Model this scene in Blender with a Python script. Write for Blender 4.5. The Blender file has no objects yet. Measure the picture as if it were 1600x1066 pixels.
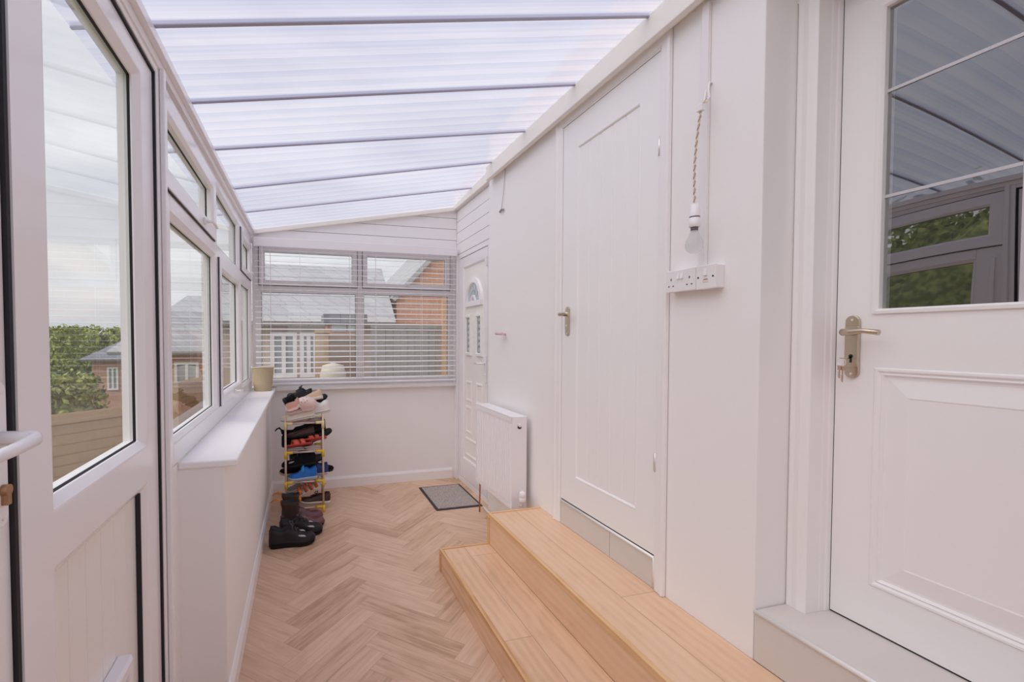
import bpy, bmesh, math, random
from mathutils import Vector, Matrix, Euler
R = math.radians
rnd = random.Random(7)
SC = bpy.context.scene
COL = SC.collection

# ------------------------------------------------------------ camera
CAMD = bpy.data.cameras.new('camera')
CAM = bpy.data.objects.new('camera', CAMD); COL.objects.link(CAM)
YAW, PITCH = R(15.84), R(1.64)
CAM.location = (0, 0, 1.40)
CAM.rotation_euler = (R(90) - PITCH, 0, -YAW)
CAMD.sensor_fit = 'HORIZONTAL'; CAMD.sensor_width = 36.0
CAMD.lens = 724.3 / 1600 * 36
CAMD.shift_x = (800 - 678.7) / 1600
CAMD.shift_y = (549.1 - 533) / 1600
CAMD.clip_start = 0.02; CAMD.clip_end = 500
SC.camera = CAM
# ------------------------------------------------------------ colour, world, light
SC.view_settings.view_transform = 'Standard'
SC.view_settings.look = 'None'
SC.view_settings.gamma = 1.0
SC.view_settings.use_curve_mapping = False
SC.view_settings.exposure = -0.10
SC.cycles.diffuse_bounces = 8
SC.cycles.max_bounces = 16
SC.cycles.transparent_max_bounces = 24
SC.cycles.sample_clamp_indirect = 6.0

def world():
    w = bpy.data.worlds.new('overcast_sky'); SC.world = w; w.use_nodes = True
    nt = w.node_tree; nt.nodes.clear()
    out = nt.nodes.new('ShaderNodeOutputWorld'); bg = nt.nodes.new('ShaderNodeBackground')
    tc = nt.nodes.new('ShaderNodeTexCoord'); mp = nt.nodes.new('ShaderNodeMapping')
    mp.inputs['Scale'].default_value = (1.0, 1.0, 4.2)
    nz = nt.nodes.new('ShaderNodeTexNoise'); nz.inputs['Scale'].default_value = 1.9
    nz.inputs['Detail'].default_value = 6; nz.inputs['Roughness'].default_value = 0.55
    cr = nt.nodes.new('ShaderNodeValToRGB')
    e = cr.color_ramp.elements
    e[0].position = 0.34; e[0].color = (0.66, 0.69, 0.74, 1)
    e[1].position = 0.60; e[1].color = (1.0, 1.0, 1.01, 1)
    m = cr.color_ramp.elements.new(0.48); m.color = (0.84, 0.85, 0.88, 1)
    nt.links.new(tc.outputs['Generated'], mp.inputs['Vector'])
    nt.links.new(mp.outputs['Vector'], nz.inputs['Vector'])
    nt.links.new(nz.outputs['Fac'], cr.inputs['Fac'])
    sp = nt.nodes.new('ShaderNodeSeparateXYZ'); mr = nt.nodes.new('ShaderNodeMapRange'); mr.inputs['From Min'].default_value = 0.45; mr.inputs['From Max'].default_value = 0.90
    mx = nt.nodes.new('ShaderNodeMix'); mx.data_type = 'RGBA'; mx.blend_type = 'MULTIPLY'; mx.inputs['B'].default_value = (0.55, 0.61, 0.83, 1)
    nt.links.new(tc.outputs['Generated'], sp.inputs[0]); nt.links.new(sp.outputs['Z'], mr.inputs['Value']); nt.links.new(mr.outputs['Result'], mx.inputs['Factor'])
    nt.links.new(cr.outputs['Color'], mx.inputs['A']); nt.links.new(mx.outputs['Result'], bg.inputs['Color'])
    bg.inputs['Strength'].default_value = 1.05
    nt.links.new(bg.outputs['Background'], out.inputs['Surface'])
world()
SUN = bpy.data.lights.new('sun', 'SUN'); SUN.energy = 2.9; SUN.angle = R(70); SUN.color = (1.0, 0.92, 0.84)
SUNO = bpy.data.objects.new('sun', SUN); COL.objects.link(SUNO)
SUNO.rotation_euler = (R(14), R(-34), 0)

# ------------------------------------------------------------ materials
def M(name, col, rough=0.5, metal=0.0, spec=0.5, bump=0.0, bscale=200, var=0.0, vscale=3.0, coat=0.0):
    m = bpy.data.materials.new(name); m.use_nodes = True
    nt = m.node_tree; b = nt.nodes['Principled BSDF']
    b.inputs['Base Color'].default_value = (*col, 1); b.inputs['Roughness'].default_value = rough
    b.inputs['Metallic'].default_value = metal; b.inputs['Specular IOR Level'].default_value = spec
    b.inputs['Coat Weight'].default_value = coat
    tc = nt.nodes.new('ShaderNodeTexCoord')
    if bump:
        n = nt.nodes.new('ShaderNodeTexNoise'); n.inputs['Scale'].default_value = bscale; n.inputs['Detail'].default_value = 4
        bp = nt.nodes.new('ShaderNodeBump'); bp.inputs['Strength'].default_value = bump; bp.inputs['Distance'].default_value = 0.002
        nt.links.new(tc.outputs['Object'], n.inputs['Vector']); nt.links.new(n.outputs['Fac'], bp.inputs['Height'])
        nt.links.new(bp.outputs['Normal'], b.inputs['Normal'])
    if var:
        n = nt.nodes.new('ShaderNodeTexNoise'); n.inputs['Scale'].default_value = vscale; n.inputs['Detail'].default_value = 5
        mx = nt.nodes.new('ShaderNodeMix'); mx.data_type = 'RGBA'
        mx.inputs['A'].default_value = (*[c * (1 - var) for c in col], 1)
        mx.inputs['B'].default_value = (*[min(1, c * (1 + var)) for c in col], 1)
        nt.links.new(tc.outputs['Object'], n.inputs['Vector']); nt.links.new(n.outputs['Fac'], mx.inputs['Factor'])
        nt.links.new(mx.outputs['Result'], b.inputs['Base Color'])
    return m

def glass(name, tint=(0.93, 0.96, 0.96), ior=1.5, frost=0.0):
    m = bpy.data.materials.new(name); m.use_nodes = True
    nt = m.node_tree; nt.nodes.clear(); L = nt.links
    out = nt.nodes.new('ShaderNodeOutputMaterial')
    tr = nt.nodes.new('ShaderNodeBsdfTransparent'); tr.inputs['Color'].default_value = (*tint, 1)
    gl = nt.nodes.new('ShaderNodeBsdfGlossy'); gl.inputs['Roughness'].default_value = 0.0
    fr = nt.nodes.new('ShaderNodeFresnel'); ge = nt.nodes.new('ShaderNodeNewGeometry')
    mi = nt.nodes.new('ShaderNodeMix'); mi.data_type = 'FLOAT'; mi.inputs['A'].default_value = ior; mi.inputs['B'].default_value = 1 / ior
    L.new(ge.outputs['Backfacing'], mi.inputs['Factor']); L.new(mi.outputs['Result'], fr.inputs['IOR'])
    mx = nt.nodes.new('ShaderNodeMixShader')
    L.new(fr.outputs['Fac'], mx.inputs['Fac'])
    if frost:
        tl = nt.nodes.new('ShaderNodeBsdfTranslucent'); tl.inputs['Color'].default_value = (0.9, 0.93, 0.95, 1)
        m2 = nt.nodes.new('ShaderNodeMixShader'); m2.inputs['Fac'].default_value = frost
        L.new(tr.outputs[0], m2.inputs[1]); L.new(tl.outputs[0], m2.inputs[2]); L.new(m2.outputs[0], mx.inputs[1])
    else:
        L.new(tr.outputs[0], mx.inputs[1])
    L.new(gl.outputs[0], mx.inputs[2]); L.new(mx.outputs[0], out.inputs['Surface'])
    return m

def polycarb():
    m = bpy.data.materials.new('opal_polycarbonate'); m.use_nodes = True
    nt = m.node_tree; nt.nodes.clear(); L = nt.links
    out = nt.nodes.new('ShaderNodeOutputMaterial')
    uv = nt.nodes.new('ShaderNodeUVMap'); uv.uv_map = 'UVMap'
    sep = nt.nodes.new('ShaderNodeSeparateXYZ'); L.new(uv.outputs['UV'], sep.inputs[0])
    def noise1(scale, det=2):
        n = nt.nodes.new('ShaderNodeTexNoise'); n.noise_dimensions = '1D'
        n.inputs['Scale'].default_value = scale; n.inputs['Detail'].default_value = det
        L.new(sep.outputs['Y'], n.inputs['W']); return n
    wv = nt.nodes.new('ShaderNodeTexWave'); wv.bands_direction = 'Y'; wv.inputs['Scale'].default_value = 3.2
    wv.wave_profile = 'SAW'; wv.inputs['Distortion'].default_value = 0.35; wv.inputs['Detail'].default_value = 1
    L.new(uv.outputs['UV'], wv.inputs['Vector'])
    n1 = noise1(60, 1); n2 = noise1(9, 2)
    n3 = nt.nodes.new('ShaderNodeTexNoise'); n3.inputs['Scale'].default_value = 1.6; n3.inputs['Detail'].default_value = 3
    L.new(uv.outputs['UV'], n3.inputs['Vector'])
    def add(a, b, k):
        x = nt.nodes.new('ShaderNodeMath'); x.operation = 'MULTIPLY_ADD'; x.inputs[1].default_value = k
        L.new(a, x.inputs[0]); 
        if isinstance(b, float): x.inputs[2].default_value = b
        else: L.new(b, x.inputs[2])
        return x.outputs[0]
    s = add(wv.outputs['Fac'], -0.06, 0.42); s = add(n1.outputs['Fac'], s, 0.42); s = add(n2.outputs['Fac'], s, 0.30); s = add(n3.outputs['Fac'], s, 0.25)
    cr = nt.nodes.new('ShaderNodeValToRGB'); e = cr.color_ramp.elements
    e[0].position = 0.30; e[0].color = (0.36, 0.40, 0.58, 1)
    e[1].position = 0.85; e[1].color = (0.60, 0.58, 0.66, 1)
    L.new(s, cr.inputs['Fac'])
    tl = nt.nodes.new('ShaderNodeBsdfTranslucent'); L.new(cr.outputs['Color'], tl.inputs['Color'])
    df = nt.nodes.new('ShaderNodeBsdfDiffuse'); df.inputs['Color'].default_value = (0.8, 0.78, 0.86, 1)
    gl = nt.nodes.new('ShaderNodeBsdfGlossy'); gl.inputs['Roughness'].default_value = 0.25
    a = nt.nodes.new('ShaderNodeMixShader'); a.inputs['Fac'].default_value = 0.10
    L.new(tl.outputs[0], a.inputs[1]); L.new(df.outputs[0], a.inputs[2])
    b = nt.nodes.new('ShaderNodeMixShader'); b.inputs['Fac'].default_value = 0.03
    L.new(a.outputs[0], b.inputs[1]); L.new(gl.outputs[0], b.inputs[2])
    tp = nt.nodes.new('ShaderNodeBsdfTransparent'); tp.inputs['Color'].default_value = (0.93, 0.93, 0.96, 1)
    c = nt.nodes.new('ShaderNodeMixShader'); c.inputs['Fac'].default_value = 0.46
    L.new(b.outputs[0], c.inputs[1]); L.new(tp.outputs[0], c.inputs[2])
    L.new(c.outputs[0], out.inputs['Surface'])
    return m

def plank_mat(name, c0, c1, c2, rough=0.45, groove=0.35, gw=0.0012, grain=1.0, ring=0.0, pv=0.24, vs=55.0):
    """Wood boards: UV in metres (u along the board), 'pk' = (random, length, width)."""
    m = bpy.data.materials.new(name); m.use_nodes = True
    nt = m.node_tree; L = nt.links; b = nt.nodes['Principled BSDF']
    b.inputs['Roughness'].default_value = rough; b.inputs['Specular IOR Level'].default_value = 0.4
    uv = nt.nodes.new('ShaderNodeUVMap'); uv.uv_map = 'UVMap'
    at = nt.nodes.new('ShaderNodeAttribute'); at.attribute_name = 'pk'
    su = nt.nodes.new('ShaderNodeSeparateXYZ'); L.new(uv.outputs['UV'], su.inputs[0])
    sa = nt.nodes.new('ShaderNodeSeparateXYZ'); L.new(at.outputs['Vector'], sa.inputs[0])
    def math_(op, a, b_=None, clamp=False):
        x = nt.nodes.new('ShaderNodeMath'); x.operation = op; x.use_clamp = clamp
        for i, v in enumerate((a, b_)):
            if v is None: continue
            if isinstance(v, (int, float)): x.inputs[i].default_value = v
            else: L.new(v, x.inputs[i])
        return x.outputs[0]
    U, V = su.outputs['X'], su.outputs['Y']; rn, LL, WW = sa.outputs['X'], sa.outputs['Y'], sa.outputs['Z']
    off = math_('MULTIPLY', rn, 37.0)
    cv = nt.nodes.new('ShaderNodeCombineXYZ')
    L.new(math_('ADD', math_('MULTIPLY', U, 3.0), off), cv.inputs[0]); L.new(math_('ADD', math_('MULTIPLY', V, vs), off), cv.inputs[1]); L.new(off, cv.inputs[2])
    g1 = nt.nodes.new('ShaderNodeTexNoise'); g1.inputs['Scale'].default_value = 1.0; g1.inputs['Detail'].default_value = 6; g1.inputs['Roughness'].default_value = 0.6
    g1.inputs['Distortion'].default_value = 0.6
    L.new(cv.outputs[0], g1.inputs['Vector'])
    cv2 = nt.nodes.new('ShaderNodeCombineXYZ')
    L.new(math_('ADD', math_('MULTIPLY', U, 4.0), off), cv2.inputs[0]); L.new(math_('ADD', math_('MULTIPLY', V, 14.0), off), cv2.inputs[1]); L.new(off, cv2.inputs[2])
    g2 = nt.nodes.new('ShaderNodeTexNoise'); g2.inputs['Scale'].default_value = 1.0; g2.inputs['Detail'].default_value = 3; g2.inputs['Distortion'].default_value = 1.2
    L.new(cv2.outputs[0], g2.inputs['Vector'])
    f = math_('ADD', math_('ADD', math_('MULTIPLY', g1.outputs['Fac'], 0.75 * grain), 0.375 * (1 - grain)), math_('MULTIPLY', g2.outputs['Fac'], 0.45))
    f = math_('ADD', f, math_('MULTIPLY', math_('SUBTRACT', rn, 0.5), pv))
    if ring:
        cv3 = nt.nodes.new('ShaderNodeCombineXYZ')
        L.new(math_('ADD', math_('MULTIPLY', U, 0.8), off), cv3.inputs[0]); L.new(math_('MULTIPLY', V, 5.0), cv3.inputs[1]); L.new(off, cv3.inputs[2])
        wv = nt.nodes.new('ShaderNodeTexWave'); wv.bands_direction = 'Y'; wv.inputs['Scale'].default_value = 1.6; wv.inputs['Distortion'].default_value = 5.0
        wv.inputs['Detail'].default_value = 2; wv.inputs['Detail Scale'].default_value = 0.9
        L.new(cv3.outputs[0], wv.inputs['Vector'])
        f = math_('ADD', f, math_('MULTIPLY', math_('SUBTRACT', wv.outputs['Fac'], 0.5), ring))
    cr = nt.nodes.new('ShaderNodeValToRGB'); e = cr.color_ramp.elements
    e[0].position = 0.36; e[0].color = (*c0, 1); e[1].position = 0.80; e[1].color = (*c2, 1)
    mm = e.new(0.55); mm.color = (*c1, 1)
    L.new(f, cr.inputs['Fac'])
    d = math_('MINIMUM', math_('MINIMUM', U, math_('SUBTRACT', LL, U)), math_('MINIMUM', V, math_('SUBTRACT', WW, V)))
    gmask = math_('LESS_THAN', d, gw)
    mx = nt.nodes.new('ShaderNodeMix'); mx.data_type = 'RGBA'; mx.inputs['B'].default_value = (*[c * 0.45 for c in c0], 1)
    L.new(math_('MULTIPLY', gmask, groove), mx.inputs['Factor']); L.new(cr.outputs['Color'], mx.inputs['A'])
    L.new(mx.outputs['Result'], b.inputs['Base Color'])
    bp = nt.nodes.new('ShaderNodeBump'); bp.inputs['Strength'].default_value = 0.12; bp.inputs['Distance'].default_value = 0.001
    L.new(f, bp.inputs['Height']); L.new(bp.outputs['Normal'], b.inputs['Normal'])
    return m

def brick(name, c1, c2, mortar, scale=1.0, bw=0.215, bh=0.075, rough=0.85):
    m = bpy.data.materials.new(name); m.use_nodes = True
    nt = m.node_tree; L = nt.links; b = nt.nodes['Principled BSDF']; b.inputs['Roughness'].default_value = rough
    tc = nt.nodes.new('ShaderNodeTexCoord'); s = nt.nodes.new('ShaderNodeSeparateXYZ'); L.new(tc.outputs['Object'], s.inputs[0])
    a = nt.nodes.new('ShaderNodeMath'); a.operation = 'ADD'; L.new(s.outputs['X'], a.inputs[0]); L.new(s.outputs['Y'], a.inputs[1])
    c = nt.nodes.new('ShaderNodeCombineXYZ'); L.new(a.outputs[0], c.inputs[0]); L.new(s.outputs['Z'], c.inputs[1])
    br = nt.nodes.new('ShaderNodeTexBrick'); br.inputs['Scale'].default_value = scale
    br.inputs['Brick Width'].default_value = bw; br.inputs['Row Height'].default_value = bh; br.inputs['Mortar Size'].default_value = 0.008
    br.inputs['Color1'].default_value = (*c1, 1); br.inputs['Color2'].default_value = (*c2, 1); br.inputs['Mortar'].default_value = (*mortar, 1)
    L.new(c.outputs[0], br.inputs['Vector']); L.new(br.outputs['Color'], b.inputs['Base Color'])
    return m

def weave(name, ca, cb):
    m = bpy.data.materials.new(name); m.use_nodes = True
    nt = m.node_tree; L = nt.links; b = nt.nodes['Principled BSDF']; b.inputs['Roughness'].default_value = 0.9
    tc = nt.nodes.new('ShaderNodeTexCoord')
    w1 = nt.nodes.new('ShaderNodeTexWave'); w1.bands_direction = 'Z'; w1.inputs['Scale'].default_value = 26; w1.inputs['Distortion'].default_value = 0.6
    n = nt.nodes.new('ShaderNodeTexNoise'); n.inputs['Scale'].default_value = 160
    L.new(tc.outputs['Object'], w1.inputs['Vector']); L.new(tc.outputs['Object'], n.inputs['Vector'])
    a = nt.nodes.new('ShaderNodeMath'); a.operation = 'MULTIPLY_ADD'; a.inputs[1].default_value = 0.6
    L.new(w1.outputs['Fac'], a.inputs[0]); 
    k = nt.nodes.new('ShaderNodeMath'); k.operation = 'MULTIPLY'; k.inputs[1].default_value = 0.5
    L.new(n.outputs['Fac'], k.inputs[0]); L.new(k.outputs[0], a.inputs[2])
    mx = nt.nodes.new('ShaderNodeMix'); mx.data_type = 'RGBA'; mx.inputs['A'].default_value = (*ca, 1); mx.inputs['B'].default_value = (*cb, 1)
    L.new(a.outputs[0], mx.inputs['Factor']); L.new(mx.outputs['Result'], b.inputs['Base Color'])
    bp = nt.nodes.new('ShaderNodeBump'); bp.inputs['Strength'].default_value = 0.6; bp.inputs['Distance'].default_value = 0.003
    L.new(a.outputs[0], bp.inputs['Height']); L.new(bp.outputs['Normal'], b.inputs['Normal'])
    return m

def speckle(name, ca, cb, scale):
    m = bpy.data.materials.new(name); m.use_nodes = True
    nt = m.node_tree; L = nt.links; b = nt.nodes['Principled BSDF']; b.inputs['Roughness'].default_value = 0.95
    tc = nt.nodes.new('ShaderNodeTexCoord'); n = nt.nodes.new('ShaderNodeTexNoise'); n.inputs['Scale'].default_value = scale; n.inputs['Detail'].default_value = 3
    L.new(tc.outputs['Object'], n.inputs['Vector'])
    cr = nt.nodes.new('ShaderNodeValToRGB'); e = cr.color_ramp.elements
    e[0].position = 0.42; e[0].color = (*ca, 1); e[1].position = 0.60; e[1].color = (*cb, 1)
    L.new(n.outputs['Fac'], cr.inputs['Fac']); L.new(cr.outputs['Color'], b.inputs['Base Color'])
    bp = nt.nodes.new('ShaderNodeBump'); bp.inputs['Strength'].default_value = 0.5; bp.inputs['Distance'].default_value = 0.004
    L.new(n.outputs['Fac'], bp.inputs['Height']); L.new(bp.outputs['Normal'], b.inputs['Normal'])
    return m

WALL = M('painted_plaster', (0.90, 0.875, 0.865), 0.75, bump=0.35, bscale=35, var=0.015, vscale=2)
CLAD = M('painted_boards', (0.89, 0.865, 0.865), 0.5)
PAINT = M('white_satin_paint', (0.90, 0.875, 0.87), 0.35)
DOORP = M('white_door_paint', (0.91, 0.895, 0.885), 0.38, bump=0.12, bscale=90)
UPVC = M('white_upvc', (0.89, 0.865, 0.88), 0.22, coat=0.2)
UPVCP = M('white_upvc_panel', (0.89, 0.86, 0.83), 0.3)
SILLM = M('white_board', (0.92, 0.91, 0.91), 0.4)
GASKET = M('black_rubber', (0.012, 0.01, 0.015), 0.6)
FASCIA = M('cream_fascia', (0.90, 0.86, 0.81), 0.45)
GLASS = glass('window_glass', (0.93, 0.95, 0.95), 2.3)
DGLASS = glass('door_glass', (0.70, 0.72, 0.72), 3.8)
RGLASS = glass('obscured_glass', (0.9, 0.93, 0.95), 1.5, frost=0.75)
BULBG = glass('pearl_bulb_glass', (0.97, 0.93, 0.90), 1.3, frost=0.6)
ROOF = polycarb()
BAR = M('grey_aluminium_bar', (0.42, 0.41, 0.52), 0.4, metal=0.3)
LEAD = M('grey_lead_strip', (0.62, 0.60, 0.62), 0.4, metal=0.2)
VINYL = plank_mat('herringbone_vinyl', (0.49, 0.31, 0.195), (0.66, 0.44, 0.30), (0.76, 0.545, 0.40), 0.42, groove=0.30, gw=0.0012, grain=1.0)
LAM = plank_mat('oak_laminate', (0.66, 0.42, 0.255), (0.78, 0.52, 0.335), (0.83, 0.585, 0.395), 0.38, groove=0.75, gw=0.0013, grain=0.55, ring=0.12, pv=0.2, vs=30.0)
PINE = plank_mat('pine_strip', (0.58, 0.31, 0.13), (0.72, 0.43, 0.21), (0.80, 0.52, 0.28), 0.4, groove=0.0, ring=0.2)
TILE = M('greige_tile', (0.68, 0.64, 0.60), 0.35, var=0.06, vscale=5)
TRIMM = M('glint_white_trim', (0.93, 0.92, 0.91), 0.22, metal=0.25)  # near-white base paints in the glint on the steel tile edges
GROUT = M('grout', (0.42, 0.39, 0.36), 0.9)
CHROME = M('brushed_steel_trim', (0.90, 0.89, 0.88), 0.38, metal=0.7)
NICKEL = M('satin_nickel', (0.62, 0.53, 0.42), 0.28, metal=1.0)
BRASS = M('aged_brass', (0.42, 0.25, 0.14), 0.35, metal=1.0)
COPPER = M('copper', (0.55, 0.22, 0.12), 0.4, metal=0.8)
WPLAST = M('white_plastic', (0.86, 0.83, 0.83), 0.3)
WMETAL = M('white_powder_coat', (0.88, 0.86, 0.88), 0.25)
DARK = M('dark_slot', (0.02, 0.02, 0.02), 0.6)
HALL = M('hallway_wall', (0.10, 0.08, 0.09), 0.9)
BRICK1 = brick('red_brick', (0.56, 0.27, 0.20), (0.64, 0.34, 0.26), (0.5, 0.42, 0.36))
BRICK2 = brick('orange_brick', (0.62, 0.27, 0.16), (0.70, 0.34, 0.21), (0.6, 0.48, 0.4))
SLATE = brick('grey_slate', (0.22, 0.22, 0.25), (0.28, 0.28, 0.31), (0.14, 0.14, 0.16), 1.0, 0.3, 0.22)
SLATE2 = brick('pale_roof_tile', (0.42, 0.42, 0.43), (0.50, 0.50, 0.50), (0.3, 0.3, 0.31), 1.0, 0.3, 0.2)
FENCE = M('pine_fence', (0.58, 0.40, 0.25), 0.85, var=0.2, vscale=8)
FENCEB = M('brown_fence', (0.28, 0.19, 0.14), 0.85, var=0.2, vscale=8)
FENCEG = M('grey_fence', (0.36, 0.34, 0.32), 0.85, var=0.15, vscale=6)
GRASS = speckle('grass', (0.08, 0.13, 0.03), (0.18, 0.24, 0.07), 12)
LEAF = speckle('foliage_green', (0.17, 0.22, 0.05), (0.50, 0.53, 0.16), 7)
LEAF2 = speckle('foliage_dark', (0.05, 0.08, 0.02), (0.20, 0.25, 0.07), 3)
BARK = M('bark', (0.12, 0.08, 0.05), 0.9)
RENDER = M('pinkish_render', (0.60, 0.50, 0.45), 0.9, var=0.08)
PAVE = M('paving', (0.45, 0.42, 0.38), 0.9, var=0.1)

# ------------------------------------------------------------ mesh helpers
OFF = {}
def bm_new(): return bmesh.new()

def quad(bm, pts, mi=0):
    vs = [bm.verts.new(p) for p in pts]
    f = bm.faces.new(vs); f.material_index = mi; return f

def box(bm, x0, x1, y0, y1, z0, z1, mi=0):
    v = [bm.verts.new((x, y, z)) for z in (z0, z1) for y in (y0, y1) for x in (x0, x1)]
    for f in ((0, 2, 3, 1), (4, 5, 7, 6), (0, 1, 5, 4), (2, 6, 7, 3), (0, 4, 6, 2), (1, 3, 7, 5)):
        bm.faces.new([v[i] for i in f]).material_index = mi

def hexa(bm, P, mi=0):
    """8 points: bottom ring 4, top ring 4."""
    v = [bm.verts.new(p) for p in P]
    for f in ((3, 2, 1, 0), (4, 5, 6, 7), (0, 1, 5, 4), (1, 2, 6, 5), (2, 3, 7, 6), (3, 0, 4, 7)):
        bm.faces.new([v[i] for i in f]).material_index = mi

def prism(bm, poly, axis, a, b, mi=0):
    """poly of 2-D points in the plane across axis, extruded from a to b."""
    def P(p, t):
        return {'X': (t, p[0], p[1]), 'Y': (p[0], t, p[1]), 'Z': (p[0], p[1], t)}[axis]
    A = [bm.verts.new(P(p, a)) for p in poly]; B = [bm.verts.new(P(p, b)) for p in poly]
    n = len(poly)
    bm.faces.new(A[::-1]).material_index = mi; bm.faces.new(B).material_index = mi
    for i in range(n):
        bm.faces.new((A[i], A[(i + 1) % n], B[(i + 1) % n], B[i])).material_index = mi

def tube(bm, pts, r, n=10, mi=0, caps=True):
    pts = [Vector(p) for p in pts]; rs = r if isinstance(r, (list, tuple)) else [r] * len(pts)
    rings = []; up = None
    for i, p in enumerate(pts):
        t = (pts[min(i + 1, len(pts) - 1)] - pts[max(i - 1, 0)]).normalized()
        if up is None:
            up = Vector((0, 0, 1)) if abs(t.z) < 0.9 else Vector((1, 0, 0))
        s = t.cross(up).normalized(); up = s.cross(t).normalized()
        rings.append([bm.verts.new(p + (s * math.cos(a) + up * math.sin(a)) * rs[i]) for a in [2 * math.pi * k / n for k in range(n)]])
    for A, B in zip(rings, rings[1:]):
        for k in range(n):
            f = bm.faces.new((A[k], A[(k + 1) % n], B[(k + 1) % n], B[k])); f.material_index = mi; f.smooth = True
    if caps:
        bm.faces.new(rings[0][::-1]).material_index = mi; bm.faces.new(rings[-1]).material_index = mi

def lathe(bm, prof, c=(0, 0, 0), axis='Z', n=24, mi=0, closed=True):
    """prof: list of (radius, height)."""
    c = Vector(c); rings = []
    def P(r, h, a):
        x, y = r * math.cos(a), r * math.sin(a)
        return c + Vector({'Z': (x, y, h), 'X': (h, x, y), 'Y': (x, h, y)}[axis])
    for r, h in prof:
        rings.append([bm.verts.new(P(max(r, 1e-5), h, 2 * math.pi * k / n)) for k in range(n)])
    for A, B in zip(rings, rings[1:]):
        for k in range(n):
            f = bm.faces.new((A[k], A[(k + 1) % n], B[(k + 1) % n], B[k])); f.smooth = True; f.material_index = mi
    if closed:
        bm.faces.new(rings[0][::-1]).material_index = mi; bm.faces.new(rings[-1]).material_index = mi

# plane frames: (a, b, depth towards the room) -> world
def PL(x): return lambda a, b, d: (x + d, a, b)       # left wall, a = y
def PR(x): return lambda a, b, d: (x - d, a, b)       # right wall, a = y
def PB(y): return lambda a, b, d: (a, y - d, b)       # back wall, a = x

def pbox(bm, P, a0, a1, b0, b1, d0, d1, mi=0):
    hexa(bm, [P(a0, b0, d0), P(a1, b0, d0), P(a1, b1, d0), P(a0, b1, d0), P(a0, b0, d1), P(a1, b0, d1), P(a1, b1, d1), P(a0, b1, d1)], mi)

def rings(bm, P, rect, prof, cap=False, closed=False, mi=0, capmi=None):
    """concentric rectangular loops: prof = [(inset, depth), ...]"""
    a0, b0, a1, b1 = rect; loops = []
    for ins, d in prof:
        loops.append([bm.verts.new(P(*q, d)) for q in ((a0 + ins, b0 + ins), (a1 - ins, b0 + ins), (a1 - ins, b1 - ins), (a0 + ins, b1 - ins))])
    pairs = list(zip(loops, loops[1:])) + ([(loops[-1], loops[0])] if closed else [])
    for A, B in pairs:
        for k in range(4):
            bm.faces.new((A[k], A[(k + 1) % 4], B[(k + 1) % 4], B[k])).material_index = mi
    if cap: bm.faces.new(loops[-1]).material_index = mi if capmi is None else capmi

def sheet(bm, P, rect, holes, d=0.0, mi=0):
    """flat face with rectangular holes (tiled)"""
    a0, b0, a1, b1 = rect
    A = sorted({a0, a1} | {h[0] for h in holes} | {h[2] for h in holes}); B = sorted({b0, b1} | {h[1] for h in holes} | {h[3] for h in holes})
    for i in range(len(A) - 1):
        for j in range(len(B) - 1):
            ca, cb = (A[i] + A[i + 1]) / 2, (B[j] + B[j + 1]) / 2
            if any(h[0] < ca < h[2] and h[1] < cb < h[3] for h in holes): continue
            quad(bm, [P(A[i], B[j], d), P(A[i + 1], B[j], d), P(A[i + 1], B[j + 1], d), P(A[i], B[j + 1], d)], mi)

def leaf(bm, P, rect, holes, T, glazed=()):
    """door leaf: holes = [(rect, profile, cap)]"""
    hs = [h[0] for h in holes]
    sheet(bm, P, rect, hs, 0)
    gl = [h[0] for i, h in enumerate(holes) if i in glazed]
    sheet(bm, P, rect, gl, -T)
    rings(bm, P, rect, [(0, 0), (0, -T)])
    for i, (r, prof, cap) in enumerate(holes):
        rings(bm, P, r, prof, cap=cap)

FRAME = lambda w, T=0.06, proud=0.0: [(0, -T), (0, proud), (w - 0.012, proud), (w, proud - 0.012), (w, -T)]

def rgroup(o, parent):
    if parent is not None:
        o.parent = parent

def obj(name, bm, mat, parent=None, bevel=0.0, smooth=False, recalc=True, seg=2, loc=None):
    """link the bmesh as one object; world coordinates are made relative to the parent's (or own) base"""
    off = Vector((0, 0, 0))
    if parent is not None: off = OFF.get(parent.name, Vector((0, 0, 0)))
    elif loc is not None: off = Vector(loc)
    if off.length: bmesh.ops.translate(bm, verts=bm.verts, vec=-off)
    if recalc: bmesh.ops.recalc_face_normals(bm, faces=bm.faces)
    if smooth:
        for f in bm.faces: f.smooth = True
    me = bpy.data.meshes.new(name); bm.to_mesh(me); bm.free()
    mats = mat if isinstance(mat, (list, tuple)) else [mat]
    for m in mats: me.materials.append(m)
    o = bpy.data.objects.new(name, me); COL.objects.link(o)
    OFF[o.name] = off.copy()
    if parent is not None: o.parent = parent
    elif loc is not None: o.location = off
    if bevel:
        b = o.modifiers.new('bevel', 'BEVEL'); b.width = bevel; b.segments = seg; b.limit_method = 'ANGLE'; b.angle_limit = R(40)
    return o

def tag(o, label, cat, group=None, kind=None):
    o['label'] = label; o['category'] = cat
    if group: o['group'] = group
    if kind: o['kind'] = kind
    return o

def empty(name, loc=(0, 0, 0)):
    o = bpy.data.objects.new(name, None); COL.objects.link(o); o.location = loc; OFF[o.name] = Vector(loc)
    o.empty_display_size = 0.05
    return o

def thing(name, label, cat, loc=(0, 0, 0), group=None):
    return tag(empty(name, loc), label, cat, group)

def struct(name, label=None, cat=None, loc=(0, 0, 0)):
    o = empty(name, loc); o['kind'] = 'structure'
    if label: o['label'] = label
    if cat: o['category'] = cat
    return o

def st(o, label=None, cat=None):
    o['kind'] = 'structure'
    if label: o['label'] = label
    if cat: o['category'] = cat
    return o

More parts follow.
